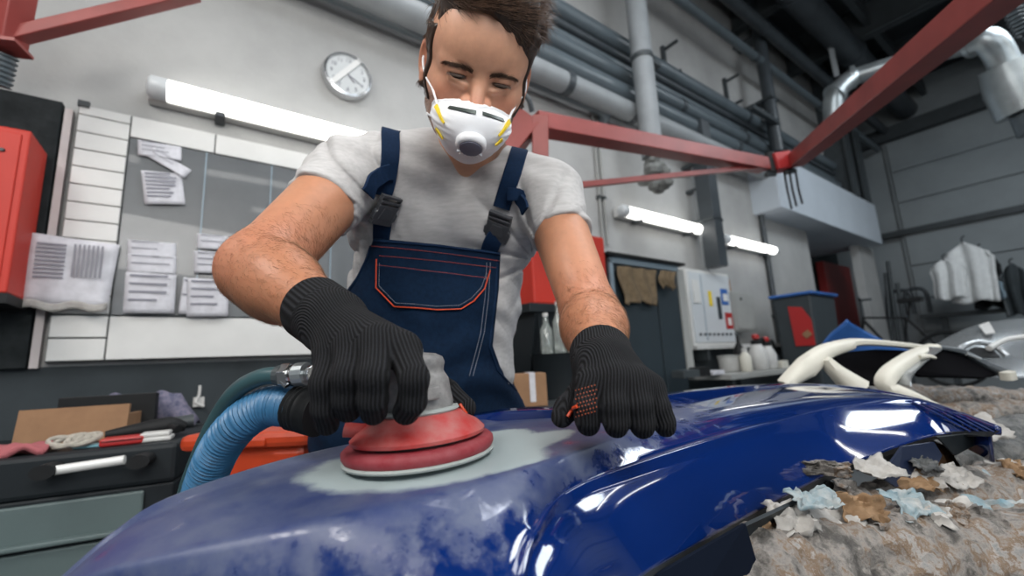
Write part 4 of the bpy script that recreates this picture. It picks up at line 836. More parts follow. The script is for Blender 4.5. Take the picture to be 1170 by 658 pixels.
# ------------------------------------------------------------ white bumper frame, silver bumper
def strip(t, org, pts, wds, th, nm, mt):
    """flat curved bar through (px,py,d) centres: width in the view-vertical plane, th thick"""
    P = [Vector(at(*q) - org) for q in pts]; g = MB(); Q = []; Wd = []
    for i in range(len(P)-1):
        for k in range(5):
            f = k/5; p0 = P[max(i-1,0)]; p1 = P[i]; p2 = P[i+1]; p3 = P[min(i+2,len(P)-1)]
            Q.append(.5*((2*p1)+(p2-p0)*f+(2*p0-5*p1+4*p2-p3)*f*f+(3*p1-p0-3*p2+p3)*f**3)); Wd.append(wds[i]*(1-f)+wds[i+1]*f)
    Q.append(P[-1]); Wd.append(wds[-1]); N_ = len(Q); vs = []; dv = Vector((0, 1, .1)).normalized()
    for i, p in enumerate(Q):
        tt = (Q[min(i+1,N_-1)] - Q[max(i-1,0)]).normalized(); sd = tt.cross(dv).normalized(); w = Wd[i]/2
        vs += [p - sd*w - dv*0, p - sd*w*.5 - dv*th*.35, p + sd*w*.5 - dv*th*.35, p + sd*w, p + sd*w + dv*th, p - sd*w + dv*th]
    g.add(vs, [(i*6+k, i*6+(k+1)%6, (i+1)*6+(k+1)%6, (i+1)*6+k) for i in range(N_-1) for k in range(6)] + [(0,1,2,3,4,5), tuple((N_-1)*6+k for k in range(6))])
    return g.build(nm, M[mt], t, smooth=True)
o0 = at(1000, 440, 1.25)
t = thing('white_bumper_frame', 'cream-white bare bumper frame with open cutouts behind the blue bumper', 'bumper', tuple(o0), room=False)
strip(t, o0, [(898,440,1.2),(925,420,1.22),(948,402,1.25),(975,394,1.3)], [.02,.055,.04,.028], .03, 'side_arm', 'cream')
strip(t, o0, [(945,410,1.22),(960,425,1.2),(985,445,1.18)], [.02,.035,.06], .03, 'lower_arm', 'cream')
strip(t, o0, [(960,396,1.3),(985,391,1.34),(1030,394,1.38),(1066,399,1.4)], [.03,.022,.018,.02], .03, 'top_rail', 'cream')
strip(t, o0, [(1072,396,1.35),(1048,408,1.28),(1022,428,1.2),(1018,442,1.18),(1045,455,1.16),(1070,468,1.15)], [.016,.032,.042,.036,.034,.034], .03, 'centre_arm', 'cream')
strip(t, o0, [(1070,398,1.3),(1052,412,1.27),(1036,428,1.2),(1034,440,1.18)], [.008,.008,.008,.008], .05, 'inner_lip', 'silver')
strip(t, o0, [(1052,408,1.26),(1062,407,1.26),(1069,409,1.26)], [.012,.012,.008], .01, 'tab', 'cream')
strip(t, o0, [(1072,397,1.35),(1100,402,1.34),(1125,415,1.33),(1155,428,1.3)], [.014,.02,.02,.03], .02, 'grille_edge', 'pipedark')
quad([(1074,400,1.36),(1100,405,1.36),(1150,427,1.34),(1120,432,1.3),(1050,430,1.27),(1040,424,1.27)], 'black_grille', M['void'], t, o0, .01)
quad([(950,404,1.36),(1000,400,1.4),(1050,402,1.4),(1015,425,1.36),(1005,440,1.3),(985,440,1.3),(960,420,1.33)], 'black_inner_panel', M['void'], t, o0, .01)
strip(t, o0, [(1105,404,1.33),(1120,410,1.33)], [.012,.012], .01, 'grey_clip', 'silver')
strip(t, o0, [(1155,425,1.28),(1157,434,1.28)], [.03,.03], .02, 'white_clip', 'cream')
o0 = at(1150, 400, 2.1)
t = thing('silver_bumper', 'silver grey bumper shell lying at right behind the white frame', 'bumper', tuple(o0), room=False)
SP = [[(1060,402,2.1),(1085,385,2.2),(1120,371,2.3),(1175,364,2.35),(1260,366,2.4)],
      [(1066,410,2.0),(1095,396,2.05),(1130,385,2.1),(1180,380,2.15),(1260,385,2.2)],
      [(1090,418,1.9),(1115,412,1.92),(1140,408,1.95),(1185,405,2.0),(1260,412,2.0)],
      [(1110,428,1.85),(1125,430,1.85),(1150,432,1.85),(1190,432,1.85),(1260,436,1.85)]]
SR_ = [np.array([at(*q) for q in R]) for R in SP]
def sfn(x, y):
    i = [cr(R, x*4) for R in SR_]; return Vector(cr(np.array(i), y*3) - o0)
MB().grid(sfn, 40, 24).build('shell', M['silver'], t, solid=.008, smooth=True)
MB().tube([at(*q) - o0 for q in ((1092,404,1.93),(1100,396,1.93),(1120,391,1.95),(1140,398,1.92),(1152,408,1.88))], .014, 8, smooth=6).build('lamp_rim', M['silver'], t, smooth=True)
quad([(1098,405,1.92),(1112,397,1.93),(1132,398,1.92),(1142,408,1.88),(1120,409,1.9)], 'dark_opening', M['blackpl'], t, o0, .01)
MB().tube([at(*q) - o0 for q in ((1130,398,1.9),(1150,388,1.95),(1180,384,1.95))], .012, 8, smooth=6).build('style_line', M['dirtywhite'], t, smooth=True)
quad([(1118,372,2.2),(1130,368,2.22),(1137,380,2.08),(1126,382,2.08)], 'tape_patch', M['dirtywhite'], t, o0, .006)

# ------------------------------------------------------------ sander
SO = atz(480, 519, .9845); SM = Matrix.Rotation(math.radians(-2.2), 4, 'Y') @ Matrix.Rotation(math.radians(1.5), 4, 'X')
sd = thing('random_orbital_sander', 'dusty red and grey air sander in his right hand, on the bumper', 'sander', tuple(SO), room=False); sd.rotation_euler = SM.to_euler(); sd.scale = (.98, .98, .90)
k_ = 1.0
MB().lathe([(.0, 0), (.0735, 0), (.0745, .002), (.073, .004), (0, .004)], n=56).build('sanding_disc', M['sdisc'], sd, smooth=True)
MB().lathe([(.0, .0042), (.0725, .0042), (.0745, .008), (.0745, .013), (.071, .0165), (.05, .017), (0, .017)], n=56).build('rubber_pad', M['spad'], sd, smooth=True)
MB().lathe([(.0, .017), (.058, .017), (.058, .022), (0, .022)], n=40).build('gap_ring', M['blackpl'], sd)
MB().lathe([(.060, .020), (.066, .0205), (.0665, .024), (.060, .031), (.050, .038), (.044, .044), (.040, .0455), (.0, .0455)], n=56).build('shroud', M['sred'], sd, smooth=True)
MB().tube([(-.045, -.012, .032), (-.058, -.016, .034), (-.068, -.018, .036)], [.007, .0075, .008], 14, smooth=3).build('exhaust_stub', M['sred'], sd, smooth=True)
MB().lathe([(.0405, .0450), (.042, .047), (.0405, .050), (.0, .050)], n=40).build('base_ring', M['sdisc'], sd, smooth=True)
hs = sd_h = MB().lathe([(.034, .048), (.0345, .055), (.033, .064), (.0318, .074), (.0312, .080), (.0285, .085), (.0268, .0885), (.0275, .093), (.0285, .098), (.0265, .104), (.020, .108), (.009, .110), (0, .110)], n=40, sx=1.06).build('housing', M['sgrey'], sd, smooth=True)
MB().box((.012, -.037, .060), (.028, -.026, .074), Matrix.Rotation(.55, 3, 'Z')).build('side_cover', M['sgrey'], sd, bev=.002)
MB().tube([(.0, 0, .109), (.0, 0, .114)], .009, 12).build('top_button', M['sgrey'], sd, smooth=True)
MB().tube([(.002, -.012, .1115), (-.010, -.012, .1135)], .0012, 6).build('wire_clip', M['chrome'], sd)
MB().beam((.0, .0, .070), (-.100, .030, .066), .034, .026, h2=.022, w2=.028).build('handle_body', M['sgrey'], sd, bev=.006)
MB().box((-.104, .014, .056), (-.088, .042, .080)).build('red_collar', M['sred'], sd, bev=.004)
# hoses: wide blue and slim green-grey
o0 = at(352, 466, .44)
t = thing('blue_dust_hose', 'thick ribbed blue dust hose curving down behind the bumper', 'hose', tuple(o0), room=False)
P = [Vector(at(*q) - o0) for q in ((366,472,.44),(338,465,.45),(308,464,.46),(276,482,.465),(250,515,.48),(232,560,.50),(222,610,.52),(215,680,.55))]
def ribbed(P, r, pitch, dep, n=20, sm=14):
    g0 = []
    for i in range(len(P)-1):
        p0 = P[max(i-1,0)]; p1 = P[i]; p2 = P[i+1]; p3 = P[min(i+2,len(P)-1)]
        for k in range(sm*4): f = k/(sm*4); g0.append(.5*((2*p1)+(p2-p0)*f+(2*p0-5*p1+4*p2-p3)*f*f+(3*p1-p0-3*p2+p3)*f**3))
    out = [g0[0]]; s = 0; acc = [0]
    for a, b in zip(g0, g0[1:]):
        s += (b-a).length
        if s - acc[-1] > pitch/6: out.append(b); acc.append(s)
    return MB().tube(out, [r + dep*math.cos(2*PI*q/pitch) for q in acc], n)
ribbed([P[0].lerp(P[1], .9)] + P[2:], .0205, .0052, .0011).build('hose', M['bluehose'], t, smooth=True)
ribbed(P[:2], .0225, .0052, .0016).build('cuff', M['blackpl'], t, smooth=True)
o0 = at(328, 427, .44)
t = thing('air_hose', 'slim green-grey air hose above the blue hose', 'hose', tuple(o0), room=False)
MB().tube([at(*q) - o0 for q in ((322,429,.445),(298,431,.45),(270,447,.46),(247,480,.475),(228,520,.49),(212,565,.505),(203,620,.53),(200,690,.55))], .0088, 16, smooth=10).build('hose', M['greenhose'], t, smooth=True)
def seg(px0, px1, r, nm, mt, n=6, y0=427, y1=427, sm=False): return MB().tube([at(px0, y0, .443)-o0, at(px1, y1, .441)-o0], r, n).build(nm, mt, t, bev=.0006, smooth=sm)
seg(318, 324, .0105, 'hose_clamp', M['steel'], 16, 429, 429); seg(324, 334, .0125, 'hex_nut', M['chrome'], 6, 429, 428); seg(334, 339, .0095, 'fitting', M['chrome'], 16); seg(339, 351, .0120, 'coupler', M['galv'], 16, 428, 427); seg(351, 358, .009, 'nipple', M['chrome'], 16)
MB().tube([at(320,434,.435)-o0, at(328,441,.433)-o0], .003, 8).build('clamp_screw', M['chrome'], t)
# ------------------------------------------------------------ the man
def nrm(v): return v / np.linalg.norm(v)
PO = np.array([at(490, 480, .9)[0], at(490, 480, .9)[1], 0.])
man = thing('person', 'man in grey t-shirt, navy overalls, white respirator and black gloves leaning over sander', 'person', tuple(PO), room=False)
Yh = nrm(-ray(548, 91)); Zh = MC @ np.array([math.sin(math.radians(10)), -math.cos(math.radians(10)), 0]); Zh = nrm(Zh - Yh*(Zh@Yh))
pt = math.radians(9); Yh, Zh = Yh*math.cos(pt) - Zh*math.sin(pt), Zh*math.cos(pt) + Yh*math.sin(pt)
Xh = -np.cross(Yh, Zh); yw = math.radians(5); Yh, Xh = Yh*math.cos(yw) + Xh*math.sin(yw), Xh*math.cos(yw) - Yh*math.sin(yw)
HO = at(548, 91, .600) - Yh*.075; HMx = np.stack([Xh, Yh, Zh], 0)
def tohead(p): return (p - HO) @ HMx.T
def fromhead(q): return HO + np.asarray(q) @ HMx
HB = fromhead([0, 0, -.02])
def lid(q, s):
    e = np.array([s*.0315, .0665, .004]); sh = np.linalg.norm(q - e, axis=1) - .0148
    X = (q[:, 0] - e[0]) / .0142; up_ = -.0022 - .0016*X*X; lo_ = -.0098 + .0062*X*X
    Z = q[:, 2] - e[2]; op = np.maximum(np.maximum(Z - up_, lo_ - Z), np.abs(q[:, 0]-e[0]) - .0138); op = np.maximum(op, .0712 - q[:, 1])
    return sh, op
def head(p):
    q = tohead(p); ax = q.copy(); ax[:, 0] = np.abs(ax[:, 0])
    f = ell(q, (0, -.012, .035), (.073, .094, .088))
    f = smin(f, ell(q, (0, .010, .030), (.067, .074, .068)), .03)
    f = smin(f, ell(q, (0, .012, -.045), (.062, .066, .070)), .03)
    f = smin(f, cone(ax, (.040, .048, -.028), (.052, .020, -.022), .020, .020), .02)
    f = smin(f, cone(ax, (.050, -.012, -.062), (.014, .060, -.098), .020, .018), .03)
    f = smin(f, cone(ax, (.014, .0730, .010), (.046, .057, .011), .0090, .008), .012)
    f = smin(f, ell(q, (0, .067, -.078), (.026, .022, .022)), .02)
    sk = np.linalg.norm((ax - np.array([.031, .088, .001])) / np.array([1.25, 1, .85]), axis=1) - .0135
    f = smax(f, -sk, .012)
    n = cone(q, (0, .073, .006), (0, .099, -.036), .0075, .0105); n = smin(n, cone(ax, (.0135, .085, -.031), (.0140, .086, -.036), .0080, .0085), .005)
    f = smin(f, n, .010)
    for s in (-1, 1):
        sh, op = lid(q, s); f = smax(smin(f, sh, .006), -op, .0012)
    f = smin(f, cone(ax, (.020, .0805, -.0105), (.040, .0725, -.0085), .003, .002), .006)          # lower lid bag
    e = np.array([.078, -.014, -.004]); c_, s_ = math.cos(.45), math.sin(.45)
    w = ax - e; wx = w[:, 0]*c_ - w[:, 1]*s_*-1; wy = w[:, 1]*c_ - w[:, 0]*s_; el = np.stack([wx, wy, w[:, 2]], 1)
    ear = ell(el, (0, 0, 0), (.008, .019, .032)); ear = smax(ear, -ell(el, (.007, .003, .004), (.007, .011, .020)), .003); ear = smin(ear, ell(el, (.002, .004, -.026), (.006, .009, .009)), .006)
    return smin(f, ear, .006)
NB = at(540, 186, .80); NK = fromhead([0, -.030, -.055])
SL = at(398, 203, .75); SR = at(626, 226, .80)
EL_ = at(297, 308, .545); WL = at(376, 364, .435); ER_ = at(674, 358, .625); WR = at(690, 418, .445)
def torso(p):
    f = cone(p, at(456, 250, .87), at(566, 255, .87), .100, .100)
    f = smin(f, cone(p, SL, at(490, 205, .86), .060, .075), .05); f = smin(f, cone(p, SR, at(560, 212, .87), .058, .075), .05)
    f = smin(f, cone(p, at(500, 187, .815), at(440, 187, .78), .060, .052), .03); f = smin(f, cone(p, at(572, 206, .815), at(612, 216, .80), .058, .052), .03)
    f = smin(f, cone(p, at(455, 340, .88), at(541, 345, .88), .098, .095), .06)
    f = smin(f, cone(p, at(450, 410, .89), at(528, 410, .89), .098, .098), .05)
    return smin(f, cone(p, at(425, 485, .91), at(538, 485, .91), .108, .108), .05)
def armL(p): 
    f = smin(cone(p, SL, EL_, .056, .044), cone(p, EL_, lerp(EL_, WL, .35), .041, .043), .03); return smin(f, cone(p, lerp(EL_, WL, .3), WL, .043, .027), .02)
def armR(p):
    f = smin(cone(p, SR, ER_, .052, .040), cone(p, ER_, lerp(ER_, WR, .35), .038, .040), .02); return smin(f, cone(p, lerp(ER_, WR, .3), WR, .040, .026), .02)
def near_only(fn, c, r):
    def g(p):
        d = np.linalg.norm(p - c, axis=1) - r; m_ = d < .10; f = d + .05
        if m_.any(): f[m_] = fn(p[m_])
        return f
    return g
headN = near_only(head, HB, .14)
armLN = near_only(armL, (SL+WL)/2, .27); armRN = near_only(armR, (SR+WR)/2, .27)
def body_fn(p):
    f = torso(p) + .004; f = smin(f, cone(p, NB + np.array([0, .070, -.01]), NK + [0, .006, 0], .060, .056), .02)
    f = smin(f, headN(p), .015); f = smin(f, armLN(p), .02); return smin(f, armRN(p), .02)
hb = HB
body, BV, BQ = sdf_obj('body', body_fn, np.array([-.50, .36, .90]), np.array([.32, 1.12, 1.72]), .0042, M['skin'], man, PO,
    fine=((hb[0]-.10, hb[0]+.10), (hb[1]-.12, hb[1]+.06), (hb[2]-.12, hb[2]+.13)), fs=.0016)
qh = tohead(BV); tone = np.tile(np.array([.49, .225, .125]), (len(BV), 1)); red = np.array([.50, .16, .095])
tone[np.linalg.norm(BV - HB, axis=1) < .16] = (.62, .325, .205)
def mixt(w, c): global tone; w = np.clip(w, 0, 1)[:, None]; tone = tone*(1-w) + np.array(c)*w
g3 = lambda c, r: np.exp(-(((qh - np.array(c)) / np.array(r))**2).sum(1))
inh = (np.linalg.norm(BV - HB, axis=1) < .15)
mixt(.65*(g3((.042, .06, -.030), (.024, .05, .018)) + g3((-.042, .06, -.030), (.024, .05, .018)))*inh, red); mixt(.45*g3((0, .1, -.03), (.016, .03, .02))*inh, red)
mixt(.55*(g3((.078, -.01, 0), (.02, .03, .04)) + g3((-.078, -.01, 0), (.02, .03, .04)))*inh, red)
stub = np.clip((-.030 - qh[:, 2])/.03, 0, 1)*np.clip((np.abs(qh[:, 0]) - .045)/.015, 0, 1)*inh
mixt(.7*stub, (.12, .07, .05)); mixt(.35*(g3((.031, .075, .004), (.018, .03, .008)) + g3((-.031, .075, .004), (.018, .03, .008)))*inh, (.30, .12, .07))
elb = np.exp(-(np.linalg.norm(BV - EL_, axis=1)/.075)**2) + np.exp(-(np.linalg.norm(BV - ER_, axis=1)/.06)**2); mixt(.5*elb, red)
fa = np.clip(((BV - EL_) @ nrm(WL-EL_))/.08, 0, 1)*(np.linalg.norm(BV-WL, axis=1) < .25) + np.clip(((BV - ER_) @ nrm(WR-ER_))/.08, 0, 1)*(np.linalg.norm(BV-WR, axis=1) < .25)
mixt(.6*fa, (.40, .16, .08))
color_attr(body, 'tone', tone)
bvB = BVHTree.FromPolygons(BV.tolist(), BQ.tolist())
# eyes
for s in (-1, 1):
    c = np.array([s*.0315, .0665, .004]); D = nrm(np.array([s*.0, .86, -.42])); a = nrm(np.cross(D, [1, 0, 0])); b_ = np.cross(D, a)
    def ball(rr, c0, t0, t1, n=20, m_=14): return [fromhead(c + c0 + (D*math.cos(t0+(t1-t0)*j/m_) + (a*math.cos(2*PI*i/n) + b_*math.sin(2*PI*i/n))*math.sin(t0+(t1-t0)*j/m_))*rr) - PO for j in range(m_+1) for i in range(n)], [(j*n+i, j*n+(i+1)%n, (j+1)*n+(i+1)%n, (j+1)*n+i) for j in range(m_) for i in range(n)]
    eo = MB().add(*ball(.0128, 0, .01, PI-.01)).build('eye', M['eyew'], man, smooth=True)
    MB().add(*ball(.0130, 0, .005, .92, 20, 8)).build('iris', M['iris'], eo, smooth=True)
    g = MB()                                                 # lashes
    for k in range(30):
        X = -1 + 2*k/29; z = -.0028 - .0016*X*X; p = c + np.array([X*.0135, math.sqrt(max(.0152**2 - (X*.0135)**2 - z*z, 1e-6)), z])
        g.tube([fromhead(p) - PO, fromhead(p + [X*.001, .0016, -.0018]) - PO, fromhead(p + [X*.0016, .0028, -.0032]) - PO], [.0004, .0003, .0001], 4)
    g.build('eyelashes', M['brow'], man)
# strands
def strands(name, roots, norms, dirs, lens, r, mt, seg_=4, lift=.25, curl=0, parent=man, kind='stuff'):
    n = len(roots); T = dirs - norms*(dirs*norms).sum(1)[:, None]; T /= np.linalg.norm(T, axis=1)[:, None] + 1e-9; B = np.cross(norms, T)
    V = []; 
    for j in range(seg_+1):
        f = j/seg_; c = roots + T*(lens*f)[:, None] + norms*((lens*lift*math.sin(PI*min(f*.9, 1))*.5))[:, None] + B*(curl*f*f*lens)[:, None]
        rr = r*(1 - .8*f)
        for k in range(3): V.append(c + (norms*math.cos(2*PI*k/3) + B*math.sin(2*PI*k/3))*rr)
    V = np.stack(V, 1)      # n, (seg+1)*3, 3
    base = np.array([(j*3+k, j*3+(k+1)%3, (j+1)*3+(k+1)%3, (j+1)*3+k) for j in range(seg_) for k in range(3)])
    Fc = (base[None] + (np.arange(n)*(seg_+1)*3)[:, None, None]).reshape(-1, 4)
    me = bpy.data.meshes.new(name); me.from_pydata((V.reshape(-1, 3) - PO).tolist(), [], Fc.tolist()); me.materials.append(mt); me.shade_smooth()
    o = bpy.data.objects.new(name, me); COL.objects.link(o); o.parent = parent; o['kind'] = kind; return o
def grad(fn, P, e=.0008):
    G = np.stack([fn(P + np.eye(3)[k]*e) - fn(P - np.eye(3)[k]*e) for k in range(3)], 1); return G / (np.linalg.norm(G, axis=1)[:, None] + 1e-9)
# hair shell
def hair_fn(p):
    q = tohead(p); x, y, z = q.T
    sh = ell(q, (0, -.014, .038), (.0785, .101, .0935)); 
    sh = smin(sh, ell(q, (.006, .030, .100), (.060, .052, .028)), .03); sh = smin(sh, ell(q, (.050, .0, .070), (.032, .060, .040)), .03)
    hl = .079 - .60*np.clip(x-.0, 0, .06)
    top = hl - z - .0*y
    side = np.maximum(y - .034 - .20*np.clip(z, -.06, .08), -.052 - z); side = np.maximum(side, -.02 - y - 10*np.clip(z+.01, 0, 1)); hs = head(p) - .0028; hs = np.maximum(hs, z - .05)
    earc = -(np.linalg.norm((q - np.stack([np.sign(x)*.078, 0*x-.012, 0*x-.004], 1)) / np.array([1.6, 1, 1.5]), axis=1) - .021)
    side = smax(side, earc, .004)
    st = 0.0016*np.sin(x*260 + 60*y + 6*np.sin(y*40))*(z > .05)
    return smin(smax(sh + st, smin(top, side, .035), .006), smax(hs, side, .003), .004)
hfn = near_only(hair_fn, HB, .16)
hairo, HV, HQ = sdf_obj('hair', hfn, HB - [.13, .15, .13], HB + [.13, .20, .17], .0020, M['hair'], man, PO)
qn = tohead(HV); idx = rng.choice(len(HV), 13000); rt = HV[idx]; q_ = qn[idx]; nn = grad(hair_fn, rt)
keep = (head(rt) > .001) & ~((q_[:, 1] > .03) & (nn @ Zh < -.25) & (q_[:, 2] > .03)) & (q_[:, 2] > -.038); rt = rt[keep]; q_ = q_[keep]; nn = nn[keep]
topw = np.clip((q_[:, 2] - .055)/.03, 0, 1)[:, None]
dl = topw*np.array([.95, -.22, .12]) + (1-topw)*np.array([0, -.55, -.85]) + rng.normal(0, .13, (len(rt), 3)); dw = dl @ HMx
ln = (np.where(topw[:, 0] > .5, .032, .011)*rng.uniform(.7, 1.2, len(rt)))
strands('hair_strands', rt - nn*.001, nn, dw, ln, .00042, mat('brown_hair_strand', (.105, .055, .030), .36), lift=.16, curl=.1)
# fringe hair along the hairline sweeping up
# eyebrows
br = []; bd = []
for s in (-1, 1):
    for k in range(300):
        f = rng.random(); x = s*(.011 + .041*f); z = .0085 + .0045*math.sin(f*2.2) - .002*f*f + rng.normal(0, .0020)*(1-.6*f); br.append((x, .14, z)); bd.append((s*(.75), 0, .55-.9*f))
bp, bn, bdd = [], [], []
for (r0, d0) in zip(br, bd):
    h = bvB.ray_cast(Vector(fromhead(r0)), Vector(-Yh), .2)
    if h[0] is not None: bp.append(h[0][:]); bn.append(h[1][:]); bdd.append(np.array(d0) @ HMx)
bn = np.array(bn); sg = np.sign((bn*Yh).sum(1)); bn *= sg[:, None]
strands('eyebrows', np.array(bp), bn, np.array(bdd) + rng.normal(0, .1, (len(bp), 3)), rng.uniform(.005, .008, len(bp)), .0003, M['browh'], seg_=3, lift=.3)
# stubble and arm hair
sel = np.where(stub > .25)[0]; sel = rng.choice(sel, min(1500, len(sel)), replace=len(sel) < 1500); nn = grad(headN, BV[sel])
strands('stubble', BV[sel], nn, (np.tile([0, .3, -1.], (len(sel), 1)) + rng.normal(0, .3, (len(sel), 3))) @ HMx, rng.uniform(.0015, .003, len(sel)), .00022, M['brow'], seg_=1, lift=.8)
ah = []
for (a, b_, fnc) in ((EL_, WL, armLN), (ER_, WR, armRN)):
    dd = nrm(b_-a); s_ = ((BV - a) @ dd); Ld = np.linalg.norm(b_-a); sel = np.where((s_ > -.03) & (s_ < Ld*.9) & (np.abs(fnc(BV)) < .004))[0]
    pr = np.clip((s_[sel] + .05)/.08, .05, 1); sel = rng.choice(sel, 4200, p=pr/pr.sum()); nn = grad(fnc, BV[sel])
    jit = rng.normal(0, .0015, (len(sel), 3)); ah.append((BV[sel] + (jit - nn*(jit*nn).sum(1)[:, None]), nn, np.tile(dd, (len(sel), 1)) + rng.normal(0, .45, (len(sel), 3)) + np.array([0, 0, -.4]), rng.uniform(.005, .011, len(sel))))
strands('arm_hair', *[np.concatenate(x) for x in zip(*ah)], .00013, M['armhair'], seg_=2, lift=.35, curl=.25)

# respirator
def face_only(q): return head(fromhead(q))
def mask_fn(p):
    q = tohead(p); x, y, z = q.T
    qq = q.copy(); qq[:, 0] = x*(1 + 7*np.clip(-.062 - z, 0, .06)); cup = ell(qq, (0, .062, -.066), (.0615, .067, .0560)); cup = smax(cup, (z + .026 + .30*np.sqrt(x*x + .00008))*.9, .010)
    cup = cup - .0005*np.sin(z*700)*np.clip((np.abs(x) - .025)/.02, 0, 1)
    hf = headN(p); fl = np.maximum(cup - .0035, np.abs(hf - .0015) - .0016)
    body_ = np.maximum(cup, -(hf - .002)); return np.maximum(smin(body_, fl, .002), .020 - y + .15*z*0)
mask, MV, MQ = sdf_obj('respirator', near_only(mask_fn, fromhead([0, .07, -.07]), .11), fromhead([0, .07, -.07]) - .12, fromhead([0, .07, -.07]) + .12, .0017, M['maskw'], man, PO)
bvM = BVHTree.FromPolygons(MV.tolist(), MQ.tolist())
def hitM(px, py, bv=bvM, off=.0):
    r = ray(px, py); r = r / np.linalg.norm(r); h = bv.ray_cast(Vector(CAM), Vector(r), 3)
    if h[0] is None: return None, None
    n = np.array(h[1]); n = n if n @ r < 0 else -n; return np.array(h[0]) + n*off, n
def ribbon(pts, w, th, name, mt, par, bv, off=.001, extra=None, sub=6, widths=None):
    P = []; Nn = []
    Q = [np.array(q, float) for q in pts]; dens = []
    for i in range(len(Q)-1):
        for k in range(sub): dens.append(cr(Q, i + k/sub))
    dens.append(Q[-1])
    for q in dens:
        p, n = hitM(q[0], q[1], bv, off)
        if p is not None: P.append(p); Nn.append(n)
    if not P: print('RIBBON MISS', name, pts); return None
    P = np.array(P); Nn = np.array(Nn)
    for _ in range(3): Nn[1:-1] = (Nn[:-2] + Nn[1:-1] + Nn[2:])/3; P[1:-1] = (P[:-2] + 2*P[1:-1] + P[2:])/4
    if extra is not None: ex = np.array(extra); P = np.concatenate([ex, P]); Nn = np.concatenate([np.tile([0, -.3, 1.], (len(ex), 1)), Nn])
    T = np.gradient(P, axis=0); Sd = np.cross(Nn, T); Sd /= np.linalg.norm(Sd, axis=1)[:, None]+1e-9; Nn /= np.linalg.norm(Nn, axis=1)[:, None]+1e-9
    ww = (np.interp(np.linspace(0, 1, len(P)), np.linspace(0, 1, len(widths)), widths) if widths else np.full(len(P), w))[:, None]
    V = np.stack([P - Sd*ww/2, P - Sd*ww*.46 + Nn*th, P + Sd*ww*.46 + Nn*th, P + Sd*ww/2], 1); n = len(P)
    g = MB(); g.add((V.reshape(-1, 3) - PO), [(i*4+k, i*4+(k+1)%4, (i+1)*4+(k+1)%4, (i+1)*4+k) for i in range(n-1) for k in range(4)] + [(0,1,2,3), tuple((n-1)*4+k for k in range(4))])
    return g.build(name, mt, par, smooth=True)
nb = mat('nose_band_metal', (.05, .065, .06), .35, .4)
ribbon([(513,123),(528,126),(544,129)], .006, .0008, 'nose_band', nb, mask, bvM); ribbon([(551,130),(564,134),(575,138)], .006, .0008, 'nose_band', nb, mask, bvM)
vp, vn = hitM(538, 166, bvM)
vd = nrm(vn*.6 + Yh*.35 - Zh*.55); vM = Vector(vd).to_track_quat('Z', 'Y').to_matrix().to_4x4(); vc = tuple(vp - vd*.006 - PO)
MB().lathe([(.0, 0), (.0215, 0), (.0215, .006), (.0195, .0105), (.0165, .0115), (.0155, .009), (0, .009)], vc, 36, M=vM).build('valve_ring', M['maskw'], mask, smooth=True)
vg = MB().lathe([(0, .009), (.0155, .009), (.0155, .013), (.012, .0145), (0, .015)], vc, 36, M=vM)
vg.build('valve_core', M['maskg'], mask, smooth=True)
dn = nrm(-Zh - vd*((-Zh)@vd)); sdv = np.cross(vd, dn); tg = MB()
for k in range(7):
    a = math.radians(-60 + 20*k); dd = dn*math.cos(a) + sdv*math.sin(a); c0 = np.array(vc) + vd*.012 + dd*.0145; tg.beam(c0, c0 + dd*.0055, .0022, .004, up=tuple(vd))
tg.build('valve_teeth', M['maskw'], mask)
yel = [[(499,122),(503,131),(508,141)],[(499,146),(503,152),(507,158)],[(581,139),(574,149),(569,155)],[(573,158),(569,162),(565,165)]]
for q in yel: ribbon(q, .006, .002, 'elastic_loop', M['yellow'], mask, bvM, widths=[.007, .0045, .003])
def rimp(px, py): 
    p, n = hitM(px, py, bvM); return p
for side, a0, ear in ((-1, (500,122), [(-.062, .055, -.030), (-.076, .020, -.018), (-.082, -.02, .0), (-.07, -.08, .02)]), (-1, (500,148), [(-.056, .05, -.070), (-.066, .01, -.075), (-.05, -.05, -.08)]), (1, (580,138), [(.064, .045, -.025), (.078, .015, -.01), (.08, -.03, .01)]), (1, (574,158), [(.054, .05, -.075), (.064, .01, -.07), (.05, -.05, -.07)])):
    p = rimp(*a0)
    if p is None: continue
    MB().tube([p - PO] + [fromhead(e) - PO for e in ear], .0017, 6, smooth=6).build('head_strap', M['maskw'], mask, smooth=True)

